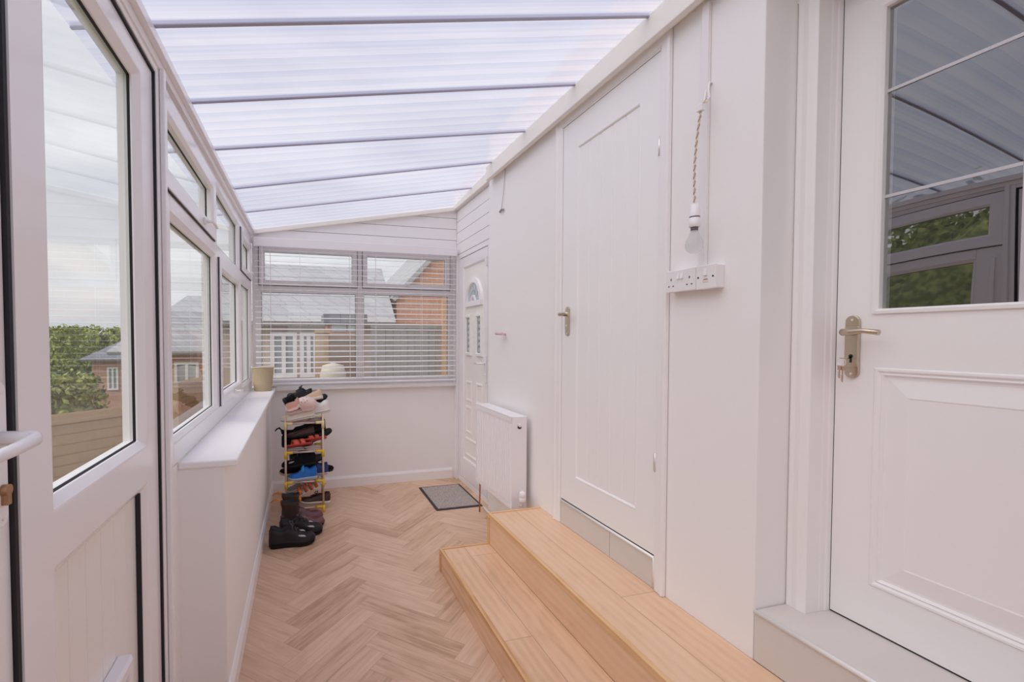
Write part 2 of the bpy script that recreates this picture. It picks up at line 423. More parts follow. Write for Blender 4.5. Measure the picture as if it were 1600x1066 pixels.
def kids(o): return list(o.children)
def copy_tree(o, parent=None):
    c = o.copy(); COL.objects.link(c); c.parent = parent
    for ch in kids(o): copy_tree(ch, c)
    return c

class Boards:
    """planks with UVs in metres and the 'pk' attribute"""
    def __init__(s):
        s.bm = bmesh.new(); s.uv = s.bm.loops.layers.uv.new('UVMap'); s.pk = s.bm.faces.layers.float_vector.new('pk')
    def face(s, pts, uvs, L, W, r=None):
        vs = [s.bm.verts.new(p) for p in pts]; f = s.bm.faces.new(vs)
        for l, q in zip(f.loops, uvs): l[s.uv].uv = q
        f[s.pk] = (rnd.random() if r is None else r, L, W); return f
    def rect(s, o, u, v, L, W, r=None):
        o, u, v = Vector(o), Vector(u), Vector(v)
        s.face([o, o + u * L, o + u * L + v * W, o + v * W], [(0, 0), (L, 0), (L, W), (0, W)], L, W, r)
    def bar(s, x0, x1, y0, y1, z0, z1, along='Y'):
        """solid strip with grain along one axis"""
        r = rnd.random(); big = 99
        if along == 'Y':
            L = y1 - y0
            for (a, b, c, d), W in (
                (((x0, y0, z1), (x0, y1, z1), (x1, y1, z1), (x1, y0, z1)), x1 - x0),
                (((x0, y0, z0), (x0, y1, z0), (x1, y1, z0), (x1, y0, z0)), x1 - x0),
                (((x0, y0, z0), (x0, y1, z0), (x0, y1, z1), (x0, y0, z1)), z1 - z0),
                (((x1, y0, z0), (x1, y1, z0), (x1, y1, z1), (x1, y0, z1)), z1 - z0)):
                s.face((a, b, c, d), ((1, 1), (1 + L, 1), (1 + L, 1 + W), (1, 1 + W)), big, big, r)
            for y in (y0, y1):
                s.face(((x0, y, z0), (x1, y, z0), (x1, y, z1), (x0, y, z1)), ((1, 1), (1.02, 1), (1.02, 1.02), (1, 1.02)), big, big, r)
        elif along == 'X':
            L = x1 - x0
            for (a, b, c, d), W in (
                (((x0, y0, z1), (x1, y0, z1), (x1, y1, z1), (x0, y1, z1)), y1 - y0),
                (((x0, y0, z0), (x1, y0, z0), (x1, y1, z0), (x0, y1, z0)), y1 - y0),
                (((x0, y0, z0), (x1, y0, z0), (x1, y0, z1), (x0, y0, z1)), z1 - z0),
                (((x0, y1, z0), (x1, y1, z0), (x1, y1, z1), (x0, y1, z1)), z1 - z0)):
                s.face((a, b, c, d), ((1, 1), (1 + L, 1), (1 + L, 1 + W), (1, 1 + W)), big, big, r)
            for x in (x0, x1):
                s.face(((x, y0, z0), (x, y1, z0), (x, y1, z1), (x, y0, z1)), ((1, 1), (1.02, 1), (1.02, 1.02), (1, 1.02)), big, big, r)
        else:
            L = z1 - z0
            for x in (x0, x1):
                s.face(((x, y0, z0), (x, y0, z1), (x, y1, z1), (x, y1, z0)), ((1, 1), (1 + L, 1), (1 + L, 1.03), (1, 1.03)), big, big, r)
            for y in (y0, y1):
                s.face(((x0, y, z0), (x0, y, z1), (x1, y, z1), (x1, y, z0)), ((1, 1), (1 + L, 1), (1 + L, 1.03), (1, 1.03)), big, big, r)
            s.face(((x0, y0, z1), (x1, y0, z1), (x1, y1, z1), (x0, y1, z1)), ((1, 1), (1.02, 1), (1.02, 1.02), (1, 1.02)), big, big, r)

# ============================================================ room dimensions
XL, XW = -0.28, -0.435          # low wall face, window frame face
XR, XF = 1.45, 1.48             # right wall, recessed far wall
YB = 4.40                       # back wall
YN = -1.30                      # wall behind the camera
YP = 1.85                       # near end of the low wall
def zL(y): return 2.258 + 0.0235 * y
def zR(y): return 2.736 - (0.05 * (y - 3.4) if y > 3.4 else 0)
def zroof(x, y): return zL(y) + (zR(y) - zL(y)) * (x + 0.40) / 1.79

# ============================================================ floor: herringbone vinyl
def make_floor():
    B = Boards(); W = 0.113; Lp = 0.5085; s2 = math.sqrt(2)
    pitch = Lp / s2; step = W * s2; x_c0 = 0.4825; y_ref = 2.10
    for c in range(-4, 6):
        xc = x_c0 + c * pitch
        down = (c % 2 == 0)
        u = Vector((1, -1, 0)) / s2 if down else Vector((1, 1, 0)) / s2
        v = Vector((1, 1, 0)) / s2 if down else Vector((-1, 1, 0)) / s2
        yoff = y_ref + (W / s2 if c % 2 else 0)
        for k in range(-26, 20):
            cen = Vector((xc, yoff + k * step, 0))
            if cen.y > YB + 0.5 or cen.y < YN - 0.5: continue
            B.rect(cen - u * Lp / 2 - v * W / 2, u, v, Lp, W)
    for co, no in (((-0.52, 0, 0), (-1, 0, 0)), ((1.75, 0, 0), (1, 0, 0)), ((0, YN, 0), (0, -1, 0)), ((0, YB + 0.02, 0), (0, 1, 0))):
        g = B.bm.verts[:] + B.bm.edges[:] + B.bm.faces[:]
        bmesh.ops.bisect_plane(B.bm, geom=g, plane_co=co, plane_no=no, clear_outer=True)
    st(obj('floor', B.bm, VINYL, recalc=True))
    b = bm_new(); box(b, -0.52, 1.78, YN - .1, YB + 0.1, -0.12, -0.003); st(obj('floor_slab', b, GROUT))
make_floor()

# ============================================================ walls
def make_walls():
    # low wall under the side windows, with its near pier face
    b = bm_new(); box(b, -0.50, XL, YP, YB + 0.12, -0.02, 0.925); st(obj('wall_left', b, WALL, bevel=0.004))
    # solid wall behind the camera on the left
    b = bm_new(); box(b, -0.52, XW, YN, 0.03, -0.02, 2.40); st(obj('wall_left_near', b, WALL))
    # wall behind the camera
    b = bm_new()
    for pl in ([(-0.52, -.02), (1.75, -.02), (1.75, .90), (-0.52, .90)], [(-.52, .9), (-.36, .9), (-.36, 2.2), (-.52, 2.2)], [(1.36, .9), (1.75, .9), (1.75, 2.2), (1.36, 2.2)],
               [(-0.52, 2.2), (1.75, 2.2), (1.75, 2.95), (1.40, 2.74), (-0.52, 2.24)]):
        prism(b, pl, 'Y', YN - 0.12, YN)
    st(obj('wall_near', b, WALL))
    root = struct('added_light_window'); Pn = lambda a, c, d: (a, YN + d, c); b = bm_new()  # unseen window, added behind the camera to let in more light
    for (a0, a1) in ((-.36, .5), (.5, 1.36)): rings(b, Pn, (a0, .9, a1, 2.2), FRAME(.06, .07), closed=True)
    obj('window_frame', b, UPVC, root)
    for (a0, a1) in ((-.30, .44), (.56, 1.30)):
        b = bm_new(); quad(b, [Pn(a0, .96, -.03), Pn(a1, .96, -.03), Pn(a1, 2.14, -.03), Pn(a0, 2.14, -.03)]); obj('pane', b, GLASS, root, recalc=False)
    # back wall under the window
    b = bm_new(); box(b, -0.50, 1.72, YB, YB + 0.12, -0.02, 0.955); st(obj('wall_back', b, WALL))
    # boarded gable above the back window: horizontal boards clipped by the roof slope
    b = bm_new(); z = 2.262; H = 0.108
    while z < 2.76:
        z1 = z + H - 0.005
        def xat(zz):  # x where the roof reaches zz
            return max(-0.42, -0.40 + 1.79 * (zz + 0.01 - zL(YB)) / (zR(YB) - zL(YB)))
        xa, xb = xat(z), xat(z1)
        if xa < 1.46:
            xb = min(xb, 1.4799)
            prism(b, [(xa, z), (XF, z), (XF, z1), (xb, z1)], 'Y', YB + 0.0, YB + 0.016)
        z += H
    st(obj('cladding_back', b, CLAD, bevel=0.002))
    b = bm_new(); prism(b, [(-0.45, 2.255), (1.72, 2.255), (1.72, 2.76), (1.40, 2.70), (-0.45, 2.35)], 'Y', YB + 0.016, YB + 0.12); st(obj('wall_back_upper', b, WALL))
    # right wall with openings for door 2 and door 1
    b = bm_new()
    T = 0.26
    box(b, XR, XR + T, 2.395, 3.50, -0.02, 3.0)
    box(b, XR, XR + T, 1.18, 1.628, -0.02, 3.0)
    box(b, XR, XR + T, 1.628, 2.395, 2.615, 3.0)
    box(b, XR + 0.10, XR + T, 1.628, 2.395, -0.02, 2.615)
    box(b, XR, XR + 0.10, 1.628, 2.395, -0.02, 0.325)
    st(obj('wall_right', b, WALL, bevel=0.004))
    b = bm_new()
    box(b, XR, XR + T, YN, 0.28, -0.02, 3.0)
    box(b, XR, XR + T, 0.28, 1.18, 2.60, 3.0)
    st(obj('wall_right_near', b, WALL))
    # far right part round the back door, recessed and boarded above the door
    b = bm_new(); box(b, XF + 0.016, XF + 0.24, 3.50, YB + 0.12, 2.21, 2.9); box(b, XF, XF + .24, 4.335, YB + .12, -0.02, 2.21)
    st(obj('wall_right_far', b, WALL))
    b = bm_new(); z = 2.222; H = 0.108
    while z < 2.80:
        box(b, XF, XF + 0.016, 3.50, YB, z, z + H - 0.005); z += H
    st(obj('cladding_right', b, CLAD, bevel=0.002))
make_walls()

def make_trims():
    # skirting boards
    b = bm_new(); prism(b, [(XL, 0), (XL + 0.016, 0), (XL + 0.016, 0.075), (XL + 0.006, 0.095), (XL, 0.095)], 'Y', YP, YB); st(obj('baseboard_left', b, PAINT))
    b = bm_new(); prism(b, [(YB, 0), (YB - 0.016, 0), (YB - 0.016, 0.08), (YB - 0.006, 0.10), (YB, 0.10)], 'X', XL, 1.43); st(obj('baseboard_back', b, PAINT))
    # window sills
    b = bm_new(); box(b, -0.436, -0.236, YP - 0.008, YB, 0.925, 0.952); st(obj('sill_left', b, SILLM, bevel=0.006))
    b = bm_new(); box(b, -0.236, 1.462, 4.345, YB + 0.04, 0.925, 0.962); st(obj('sill_back', b, SILLM, bevel=0.012, seg=3))
    # fascia along the house wall under the roof
    b = bm_new(); prism(b, [(XR, 2.655), (XR - 0.045, 2.625), (XR - 0.06, 2.635), (XR - 0.06, 2.745), (XR, 2.78)], 'Y', YN, 3.42); st(obj('trim_1', b, FASCIA, bevel=0.003))
    # wall plate beyond the fascia and over the back gable
    b = bm_new(); hexa(b, [(1.44, 3.42, 2.66), (1.48, 3.42, 2.66), (1.48, YB, 2.66), (1.44, YB, 2.66), (1.44, 3.42, 2.745), (1.48, 3.42, 2.755), (1.48, YB, 2.71), (1.44, YB, 2.70)]); 
    st(obj('trim_2', b, FASCIA, bevel=0.003))
    b = bm_new(); y = YB
    hexa(b, [(-0.42, y - .035, zroof(-.42, y) - .045), (1.46, y - .035, zroof(1.46, y) - .045), (1.46, y + .02, zroof(1.46, y) - .045), (-0.42, y + .02, zroof(-.42, y) - .045),
             (-0.42, y - .035, zroof(-.42, y) - .006), (1.46, y - .035, zroof(1.46, y) - .006), (1.46, y + .02, zroof(1.46, y) - .006), (-0.42, y + .02, zroof(-.42, y) - .006)])
    st(obj('trim_3', b, FASCIA, bevel=0.004))
    # eaves beam over the side windows
    b = bm_new()
    def xs(y): return zL(y)
    for (xa, xb, za, zb) in ((-0.52, -0.40, -0.035, -0.004), (-0.50, -0.418, -0.062, -0.035)):
        hexa(b, [(xa, YN, zL(YN) + za), (xb, YN, zL(YN) + za), (xb, YB, zL(YB) + za), (xa, YB, zL(YB) + za),
                 (xa, YN, zL(YN) + zb), (xb, YN, zL(YN) + zb), (xb, YB, zL(YB) + zb), (xa, YB, zL(YB) + zb)])
    st(obj('trim_4', b, UPVC, bevel=0.003))
    # tall corner post by the back door
    b = bm_new(); box(b, 1.455, 1.48, 4.335, YB, 0, 2.21); st(obj('trim_5', b, UPVC, bevel=0.003))
make_trims()

# ============================================================ roof
def make_roof():
    root = struct('ceiling')
    BL = [-1.42, -0.95, -0.45, 0.05, 0.54, 1.03, 1.518, 1.99, 2.479, 3.144, 3.76, 4.385]
    BR = [-1.45, -1.08, -0.54, 0.02, 0.56, 1.11, 1.647, 2.188, 2.76, 3.31, 3.88, 4.385]
    xa, xb = -0.60, 1.47
    def ex(yl, yr, x): return yl + (yr - yl) * (x + 0.4) / 1.79
    for i in range(len(BL) - 1):
        bm = bmesh.new(); uv = bm.loops.layers.uv.new('UVMap')
        n = 12
        for k in range(n):
            s0, s1 = k / n, (k + 1) / n
            pts = []; uvs = []
            for s, x in ((s0, xa), (s0, xb), (s1, xb), (s1, xa)):
                y = ex(BL[i], BR[i], x) * (1 - s) + ex(BL[i + 1], BR[i + 1], x) * s
                pts.append((x, y, zroof(x, y))); uvs.append((x + i * 3.1, i * 0.7 + s * 0.56))
            f = bm.faces.new([bm.verts.new(p) for p in pts])
            for l, q in zip(f.loops, uvs): l[uv].uv = q
        obj('roof_panel', bm, ROOF, root, recalc=False)
    for i in range(1, len(BL) - 1):
        bm = bm_new(); w = 0.007; P = []
        for dz in (-0.005, 0.012):
            for x, s in ((xa, -1), (xb, -1), (xb, 1), (xa, 1)):
                y = ex(BL[i], BR[i], x); P.append((x, y + s * w, zroof(x, y) + dz))
        hexa(bm, P); obj('glazing_bar', bm, BAR, root, bevel=0.002)
make_roof()

# ============================================================ side windows
def glazing(bm, P, r, d): quad(bm, [P(r[0], r[1], d), P(r[2], r[1], d), P(r[2], r[3], d), P(r[0], r[3], d)])
def pane(parent, P, r, d=-0.028, mat=None):
    b = bm_new(); glazing(b, P, r, d)
    return obj('pane', b, mat or GLASS, parent, recalc=False)
def gasket(parent, P, r, d0=-0.026, d1=-0.008, w=0.002):
    b = bm_new(); rings(b, P, r, [(-0.001, d0), (-0.001, d1), (w, d0)], closed=True); return obj('seal', b, GASKET, parent)

def sash(parent, P, r, w=0.058, proud=0.012, T=0.045):
    """an opening sash; returns its glass rectangle"""
    b = bm_new(); rings(b, P, r, FRAME(w, T, proud), closed=True); s = obj('sash', b, UPVC, parent, bevel=0.002)
    g = (r[0] + w, r[1] + w, r[2] - w, r[3] - w)
    b = bm_new(); rings(b, P, (r[0] - .004, r[1] - .004, r[2] + .004, r[3] + .004), [(0, 0.001), (0, 0.006), (0.005, 0.006), (0.005, 0.001)], closed=True)
    obj('seal', b, GASKET, parent)
    gasket(parent, P, g, -0.026, -0.016)
    pane(parent, P, g, -0.024)
    return s, g

def stay(parent, P, a, b_, l=0.10, sgn=1):
    """espagnolette handle on a sash"""
    b = bm_new(); pbox(b, P, a - 0.018, a + 0.018, b_ - 0.012, b_ + 0.012, 0.012, 0.022)
    tube(b, [P(a, b_, 0.02), P(a, b_, 0.045), P(a + sgn * 0.02, b_ - .002, 0.052), P(a + sgn * l, b_ - 0.006, 0.050)], [0.008, 0.008, 0.007, 0.006], 8)
    return obj('window_handle', b, WPLAST, parent, bevel=0.001)

def side_window():
    P = PL(XW); root = struct('window_1', 'white framed side window above the long white sill, six panes', 'window', (XW, 3.1, 0.95))
    z0, z1 = 0.952, zL(3) - 0.06
    cols = [(1.79, 2.65), (2.72, 3.60), (3.67, 4.34)]
    zt0, zt1 = 1.835, 1.895          # transom
    fb = 1.03
    b = bm_new()
    T = 0.07
    # outer frame and mullions as solid sections
    for (a0, a1, b0, b1) in ((1.662, 1.79, z0, zt1), (2.65, 2.72, fb, zt1), (2.62, 2.70, zt1, 2.216), (3.60, 3.67, fb, 2.216), (4.34, 4.42, z0, z1 + .03),
                             (1.79, 4.34, z0, fb), (1.664, 4.34, 2.216, z1 + .03), (1.79, 2.65, zt0, zt1), (2.72, 3.60, zt0, zt1), (3.67, 4.34, zt0, zt1)):
        pbox(b, P, a0, a1, b0, b1, -T, 0)
    obj('window_frame', b, UPVC, root, bevel=0.004)
    def fixed(c, lo, hi):
        r = (c[0], lo, c[1], hi)
        b = bm_new(); rings(b, P, r, [(0, -0.001), (0.018, -0.016), (0.018, -0.05), (0, -0.05)], closed=True); obj('glazing_bead', b, UPVC, root)
        g = (r[0] + .018, r[1] + .018, r[2] - .018, r[3] - .018)
        gasket(root, P, g, -0.028, -0.020); pane(root, P, g, -0.030)
    fixed(cols[0], fb, zt0); fixed(cols[2], fb, zt0); fixed((2.70, 3.60), zt1, 2.216)
    s1, _ = sash(root, P, (1.668, zt1 + .004, 2.615, 2.212), w=.072); stay(s1, P, 2.30, zt1 + .03)
    s2, _ = sash(root, P, (cols[1][0] + .004, fb + .004, cols[1][1] - .004, zt0 - .004)); stay(s2, P, 3.20, fb + .03)
    s3, _ = sash(root, P, (cols[2][0] + .004, zt1 + .004, cols[2][1] - .004, 2.212)); stay(s3, P, 4.0, zt1 + .03)
side_window()

def back_window():
    P = PB(4.42); root = struct('window_2', 'white framed back window behind the venetian blind', 'window', (0.5, 4.42, 0.96))
    b = bm_new(); T = 0.07; x0, x1 = -0.43, 1.455
    for (a0, a1, b0, b1) in ((x0, -0.375, 0.958, 2.27), (0.50, 0.545, 1.00, 2.22), (1.415, x1, 0.958, 2.27), (-0.375, 1.415, 0.958, 1.00), (-0.375, 1.415, 2.22, 2.27),
                             (-0.375, 0.50, 1.83, 1.87), (0.545, 1.415, 1.83, 1.87)):
        pbox(b, P, a0, a1, b0, b1, -T, 0)
    obj('window_frame', b, UPVC, root, bevel=0.004)
    for (a0, a1) in ((-0.375, 0.50), (0.545, 1.415)):
        r = (a0, 1.00, a1, 1.83)
        b = bm_new(); rings(b, P, r, [(0, -0.001), (0.018, -0.014), (0.018, -0.05), (0, -0.05)], closed=True); obj('glazing_bead', b, UPVC, root)
        g = (r[0] + .018, r[1] + .018, r[2] - .018, r[3] - .018); gasket(root, P, g, -0.028, -0.022, 0.003); pane(root, P, g, -0.030)
        s, g = sash(root, P, (a0 + .004, 1.874, a1 - .004, 2.216), w=0.045)
        stay(s, P, (a0 + a1) / 2, 1.895, 0.07)
back_window()

# ============================================================ venetian blind
def blind():
    y = 4.335
    root = thing('venetian_blind', 'wide white venetian blind hanging across the back window', 'blind', (0.5, y, 2.27))
    b = bm_new(); box(b, -0.405, 1.452, 4.300, 4.316, 2.197, 2.275); box(b, -0.405, -0.39, 4.316, 4.36, 2.197, 2.275); box(b, 1.437, 1.452, 4.316, 4.36, 2.197, 2.275)
    obj('valance', b, UPVC, root, bevel=0.003)
    b = bm_new(); box(b, -0.388, 1.435, 4.318, 4.362, 2.225, 2.268); obj('headrail', b, UPVC, root)
    zt, zb = 2.175, 1.033; n = 24
    proto = None
    for i in range(n):
        z = zt + (zb - zt) * i / (n - 1)
        if proto is None:
            b = bm_new(); cs = []
            for k in range(5):
                t = -1 + k / 2; cs.append((t * 0.0235, t * 0.0045 + 0.0022 * (1 - t * t)))
            lo = [(p[0], p[1] - 0.0022) for p in cs]
            poly = [(p[0], p[1]) for p in cs] + lo[::-1]
            prism(b, poly, 'X', -0.395, 1.44)
            proto = obj('slat', b, UPVC, None); proto.parent = root; s = proto
            OFF.pop('slat', None)
        else:
            s = proto.copy(); COL.objects.link(s); s.parent = root
        s.location = Vector((0, y, z)) - Vector((0.5, y, 2.27))
    b = bm_new(); box(b, -0.395, 1.44, y - 0.025, y + 0.025, 0.985, 1.000); obj('bottom_rail', b, UPVC, root, bevel=0.003)
    for x in (-0.27, -0.02, 0.42, 0.66, 1.10, 1.33):
        b = bm_new()
        for dy in (-0.026, 0.026): box(b, x - 0.0012, x + 0.0012, y + dy - 0.0008, y + dy + 0.0008, 0.99, 2.23)
        obj('ladder_cord', b, WPLAST, root)
    b = bm_new(); tube(b, [(-0.335, 4.295, 2.2), (-0.335, 4.293, 1.5)], 0.003, 6); obj('tilt_wand', b, WPLAST, root)
blind()

# ============================================================ left garden doors
def garden_door(name, y0, y1, label, flap, handle):
    P = PL(XW - (0.010 if handle else 0)); root = struct(name, label, 'door', (XW, (y0 + y1) / 2, 0.02))
    zb, zt, T = 0.03, 2.205, 0.055
    b = bm_new(); stile = 0.098
    # stiles, rails
    g = (y0 + stile, 1.085, y1 - stile, zt - 0.052)
    p = (y0 + stile, 0.16, y1 - stile, 0.985)
    hp = [(0, 0), (0.006, -0.002), (0.028, -0.020), (0.028, -0.026)]
    leaf(b, P, (y0, zb, y1, zt), [(g, [(0, 0), (0.004, -0.001), (0.022, -0.018), (0.022, -T)], False), (p, hp, False)], T, glazed=(0,))
    obj('door_leaf', b, UPVC, root, bevel=0.0015)
    gg = (g[0] + .022, g[1] + .022, g[2] - .022, g[3] - .022)
    gasket(root, P, gg, -0.029, -0.020, 0.003); pane(root, P, gg, -0.03)
    # tongue-and-groove lower panel
    b = bm_new(); pa0, pa1 = p[0] + .028, p[2] - .028; n = 6; w = (pa1 - pa0) / n
    for k in range(n):
        a0, a1 = pa0 + k * w, pa0 + (k + 1) * w
        gx = 0.0025
        for (q0, q1, d0, d1) in ((a0, a0 + gx, -0.029, -0.025), (a0 + gx, a1 - gx, -0.025, -0.025), (a1 - gx, a1, -0.025, -0.029)):
            quad(b, [P(q0, .187, d0), P(q1, .187, d1), P(q1, .958, d1), P(q0, .958, d0)])
    obj('boarded_panel', b, UPVCP, root)
    b = bm_new(); pbox(b, P, p[2] - .032, p[2] - .027, .185, .96, -.024, -.012); obj('seal', b, GASKET, root)
    if flap:
        b = bm_new(); fr = (1.08, 0.30, 1.335, 0.59)
        rings(b, P, fr, [(0, -0.024), (0, 0.006), (0.008, 0.012), (0.030, 0.012), (0.036, 0.002), (0.036, -0.024)], closed=True)
        f = obj('pet_flap', b, UPVC, root, bevel=0.002)
        b = bm_new(); pbox(b, P, fr[0] + .04, fr[2] - .04, fr[1] + .04, fr[3] - .04, -0.022, -0.014); obj('flap_panel', b, M('smoky_flap', (0.12, 0.09, 0.08), 0.15), f)
    if handle:
        a = 0.838
        hb = bm_new(); rr = []
        h0, h1, w = 1.115, 1.335, 0.016
        pts = []
        for k in range(9): t = math.pi * k / 8; pts.append((a + w * math.cos(t), h1 - w + w * math.sin(t)))
        for k in range(9): t = math.pi + math.pi * k / 8; pts.append((a + w * math.cos(t), h0 + w + w * math.sin(t)))
        A = [hb.verts.new(P(*q, 0.001)) for q in pts]; B = [hb.verts.new(P(*q, 0.011)) for q in pts]
        hb.faces.new(B)
        for k in range(len(A)): hb.faces.new((A[k], A[(k + 1) % len(A)], B[(k + 1) % len(A)], B[k]))
        plate = obj('handle_plate', hb, WMETAL, root, bevel=0.003)
        b = bm_new()
        tube(b, [P(a, 1.25, 0.009), P(a, 1.25, 0.045), P(a - .004, 1.25, 0.054), P(a - .016, 1.249, 0.060), P(a - .06, 1.246, 0.061), P(a - .125, 1.243, 0.058)], [0.011, 0.010, 0.0105, 0.010, 0.009, 0.008], 12)
        obj('lever', b, WMETAL, plate)
        b = bm_new(); lathe(b, [(0.0085, 0.008), (0.0085, 0.020)], P(a, 1.172, 0), 'X', 16)
        pbox(b, P, a - .0045, a + .0045, 1.150, 1.172, 0.008, 0.020)
        obj('lock_cylinder', b, BRASS, plate)
        b = bm_new()
        for z in (1.322, 1.130): lathe(b, [(0.004, 0.010), (0.004, 0.0125)], P(a, z, 0), 'X', 10)
        obj('screw', b, CHROME, plate)
    return root
garden_door('door_3', 0.884, 1.608, 'white half glazed garden door with pet flap in its boarded panel', True, False)
garden_door('door_4', 0.115, 0.873, 'white garden door leaf with white lever handle at left edge', False, True)
def garden_frame():
    P = PL(XW)
    b = bm_new()
    pbox(b, P, 1.618, 1.66, 0, 2.25, -0.07, 0.011); pbox(b, P, 0.03, 0.105, 0, 2.25, -.07, .004); pbox(b, P, 0.105, 1.618, 2.213, 2.26, -.07, .011)
    st(obj('door_frame_left', b, UPVC, bevel=0.004))
    b = bm_new(); pbox(b, P, 1.640, 1.664, 0, 2.24, 0.0115, 0.026); pbox(b, P, 1.70, 1.725, 0.952, 1.83, 0.0, 0.010); st(obj('trim_6', b, UPVC, bevel=0.004))
    b = bm_new(); pbox(b, P, 1.609, 1.6175, 0.02, 2.21, -.04, .007); pbox(b, P, 0.874, 0.883, 0.02, 2.21, -.04, -.003); pbox(b, P, 0.106, 1.617, 2.206, 2.2125, -.04, .007); pbox(b, P, 0.106, 1.617, 0.0, 0.03, -.06, -.002)
    st(obj('trim_7', b, GASKET))
    b = bm_new(); box(b, -0.52, -0.437, 1.662, YP, 0, 0.95); st(obj('wall_pier_back', b, WALL))
garden_frame()

# ============================================================ steps
def step(name, label, x0, x1, y0, y1, ztop, riser_from, splits, x_splits):
    root = thing(name, label, 'step', (x0, y1, 0))
    B = Boards()  # tread boards
    xs = [x0 + 0.018] + x_splits + [x1]
    for i in range(len(xs) - 1):
        w = xs[i + 1] - xs[i]; ys = sorted([y0] + splits[i] + [y1 - 0.016], reverse=True)
        for a, c in zip(ys, ys[1:]):
            B.rect((xs[i], a, ztop), (0, -1, 0), (1, 0, 0), a - c, w)
            B.rect((xs[i], a, ztop - 0.012), (0, -1, 0), (1, 0, 0), a - c, w)
    obj('tread', B.bm, LAM, root)
    B = Boards(); ys = [y1 - 0.012, 0.75, y0]
    for a, c in zip(ys, ys[1:]):
        B.rect((x0 + 0.006, a, riser_from), (0, -1, 0), (0, 0, 1), a - c, ztop - riser_from)
    obj('riser', B.bm, LAM, root)
    B = Boards(); B.rect((x0 + 0.006, y1 - 0.006, 0), (1, 0, 0), (0, 0, 1), x1 - x0 - .006, ztop); obj('end_panel', B.bm, LAM, root)
    # pine nosing along the front and round the end
    B = Boards(); B.bar(x0, x0 + 0.020, y0, y1, ztop - 0.020, ztop + 0.004); obj('nosing', B.bm, PINE, root, bevel=0.002)
    B = Boards(); B.bar(x0 + .02, x1, y1 - 0.018, y1, ztop - 0.020, ztop + 0.004, 'X'); obj('nosing', B.bm, PINE, root, bevel=0.002)
    B = Boards(); B.bar(x0 - .001, x0 + 0.010, y1 - 0.022, y1 + .001, riser_from, ztop - 0.020, 'Z'); obj('corner_strip', B.bm, PINE, root, bevel=0.001)
    return root
step('lower_step', 'lower light oak laminate step standing on the herringbone floor', 0.780, 1.0955, YN, 2.640, 0.132, 0.0, [[1.75], [2.5, 1.2]], [0.93])
step('upper_step', 'upper light oak laminate step running along under the cottage door', 1.090, 1.449, YN, 2.640, 0.318, 0.132, [[1.0], [1.62, 0.4]], [1.27])

# tiled threshold below door 1 and tile riser below door 2
def tiles():
    root = struct('threshold_1', 'grey tiled threshold with steel edge trim under the glazed door', 'threshold', (1.6, 0.7, 0.3))
    b = bm_new(); box(b, XR + 0.008, 1.80, 0.29, 1.178, 0.02, 0.480); obj('base', b, GROUT, root)
    for (a, c) in ((0.30, 0.655), (0.658, 1.176)):
        b = bm_new(); box(b, XR - 0.002, XR + 0.008, a, c, 0.320, 0.482); obj('riser_tile', b, TILE, root, bevel=0.001)
    for (a, c) in ((0.30, 0.62), (0.623, 1.176)):
        b = bm_new(); box(b, XR + 0.006, 1.78, a, c, 0.480, 0.489); obj('top_tile', b, TILE, root, bevel=0.001)
    b = bm_new(); tube(b, [(XR - .001, 0.30, 0.486), (XR - .001, 1.176, 0.486)], 0.0075, 10); obj('edge_trim', b, TRIMM, root)
    root = struct('threshold_2', 'two beige tiles with steel trim under the cottage door', 'threshold', (XR, 2.0, 0.32))
    for (a, c) in ((1.640, 1.935), (1.938, 2.386)):
        b = bm_new(); box(b, XR - 0.003, XR + 0.012, a, c, 0.322, 0.450); obj('riser_tile', b, TILE, root, bevel=0.001)
    b = bm_new(); tube(b, [(XR - .003, 2.386, 0.453), (XR - .003, 1.638, 0.453), (XR - .003, 1.635, 0.325)], 0.0075, 10); obj('edge_trim', b, TRIMM, root)
tiles()

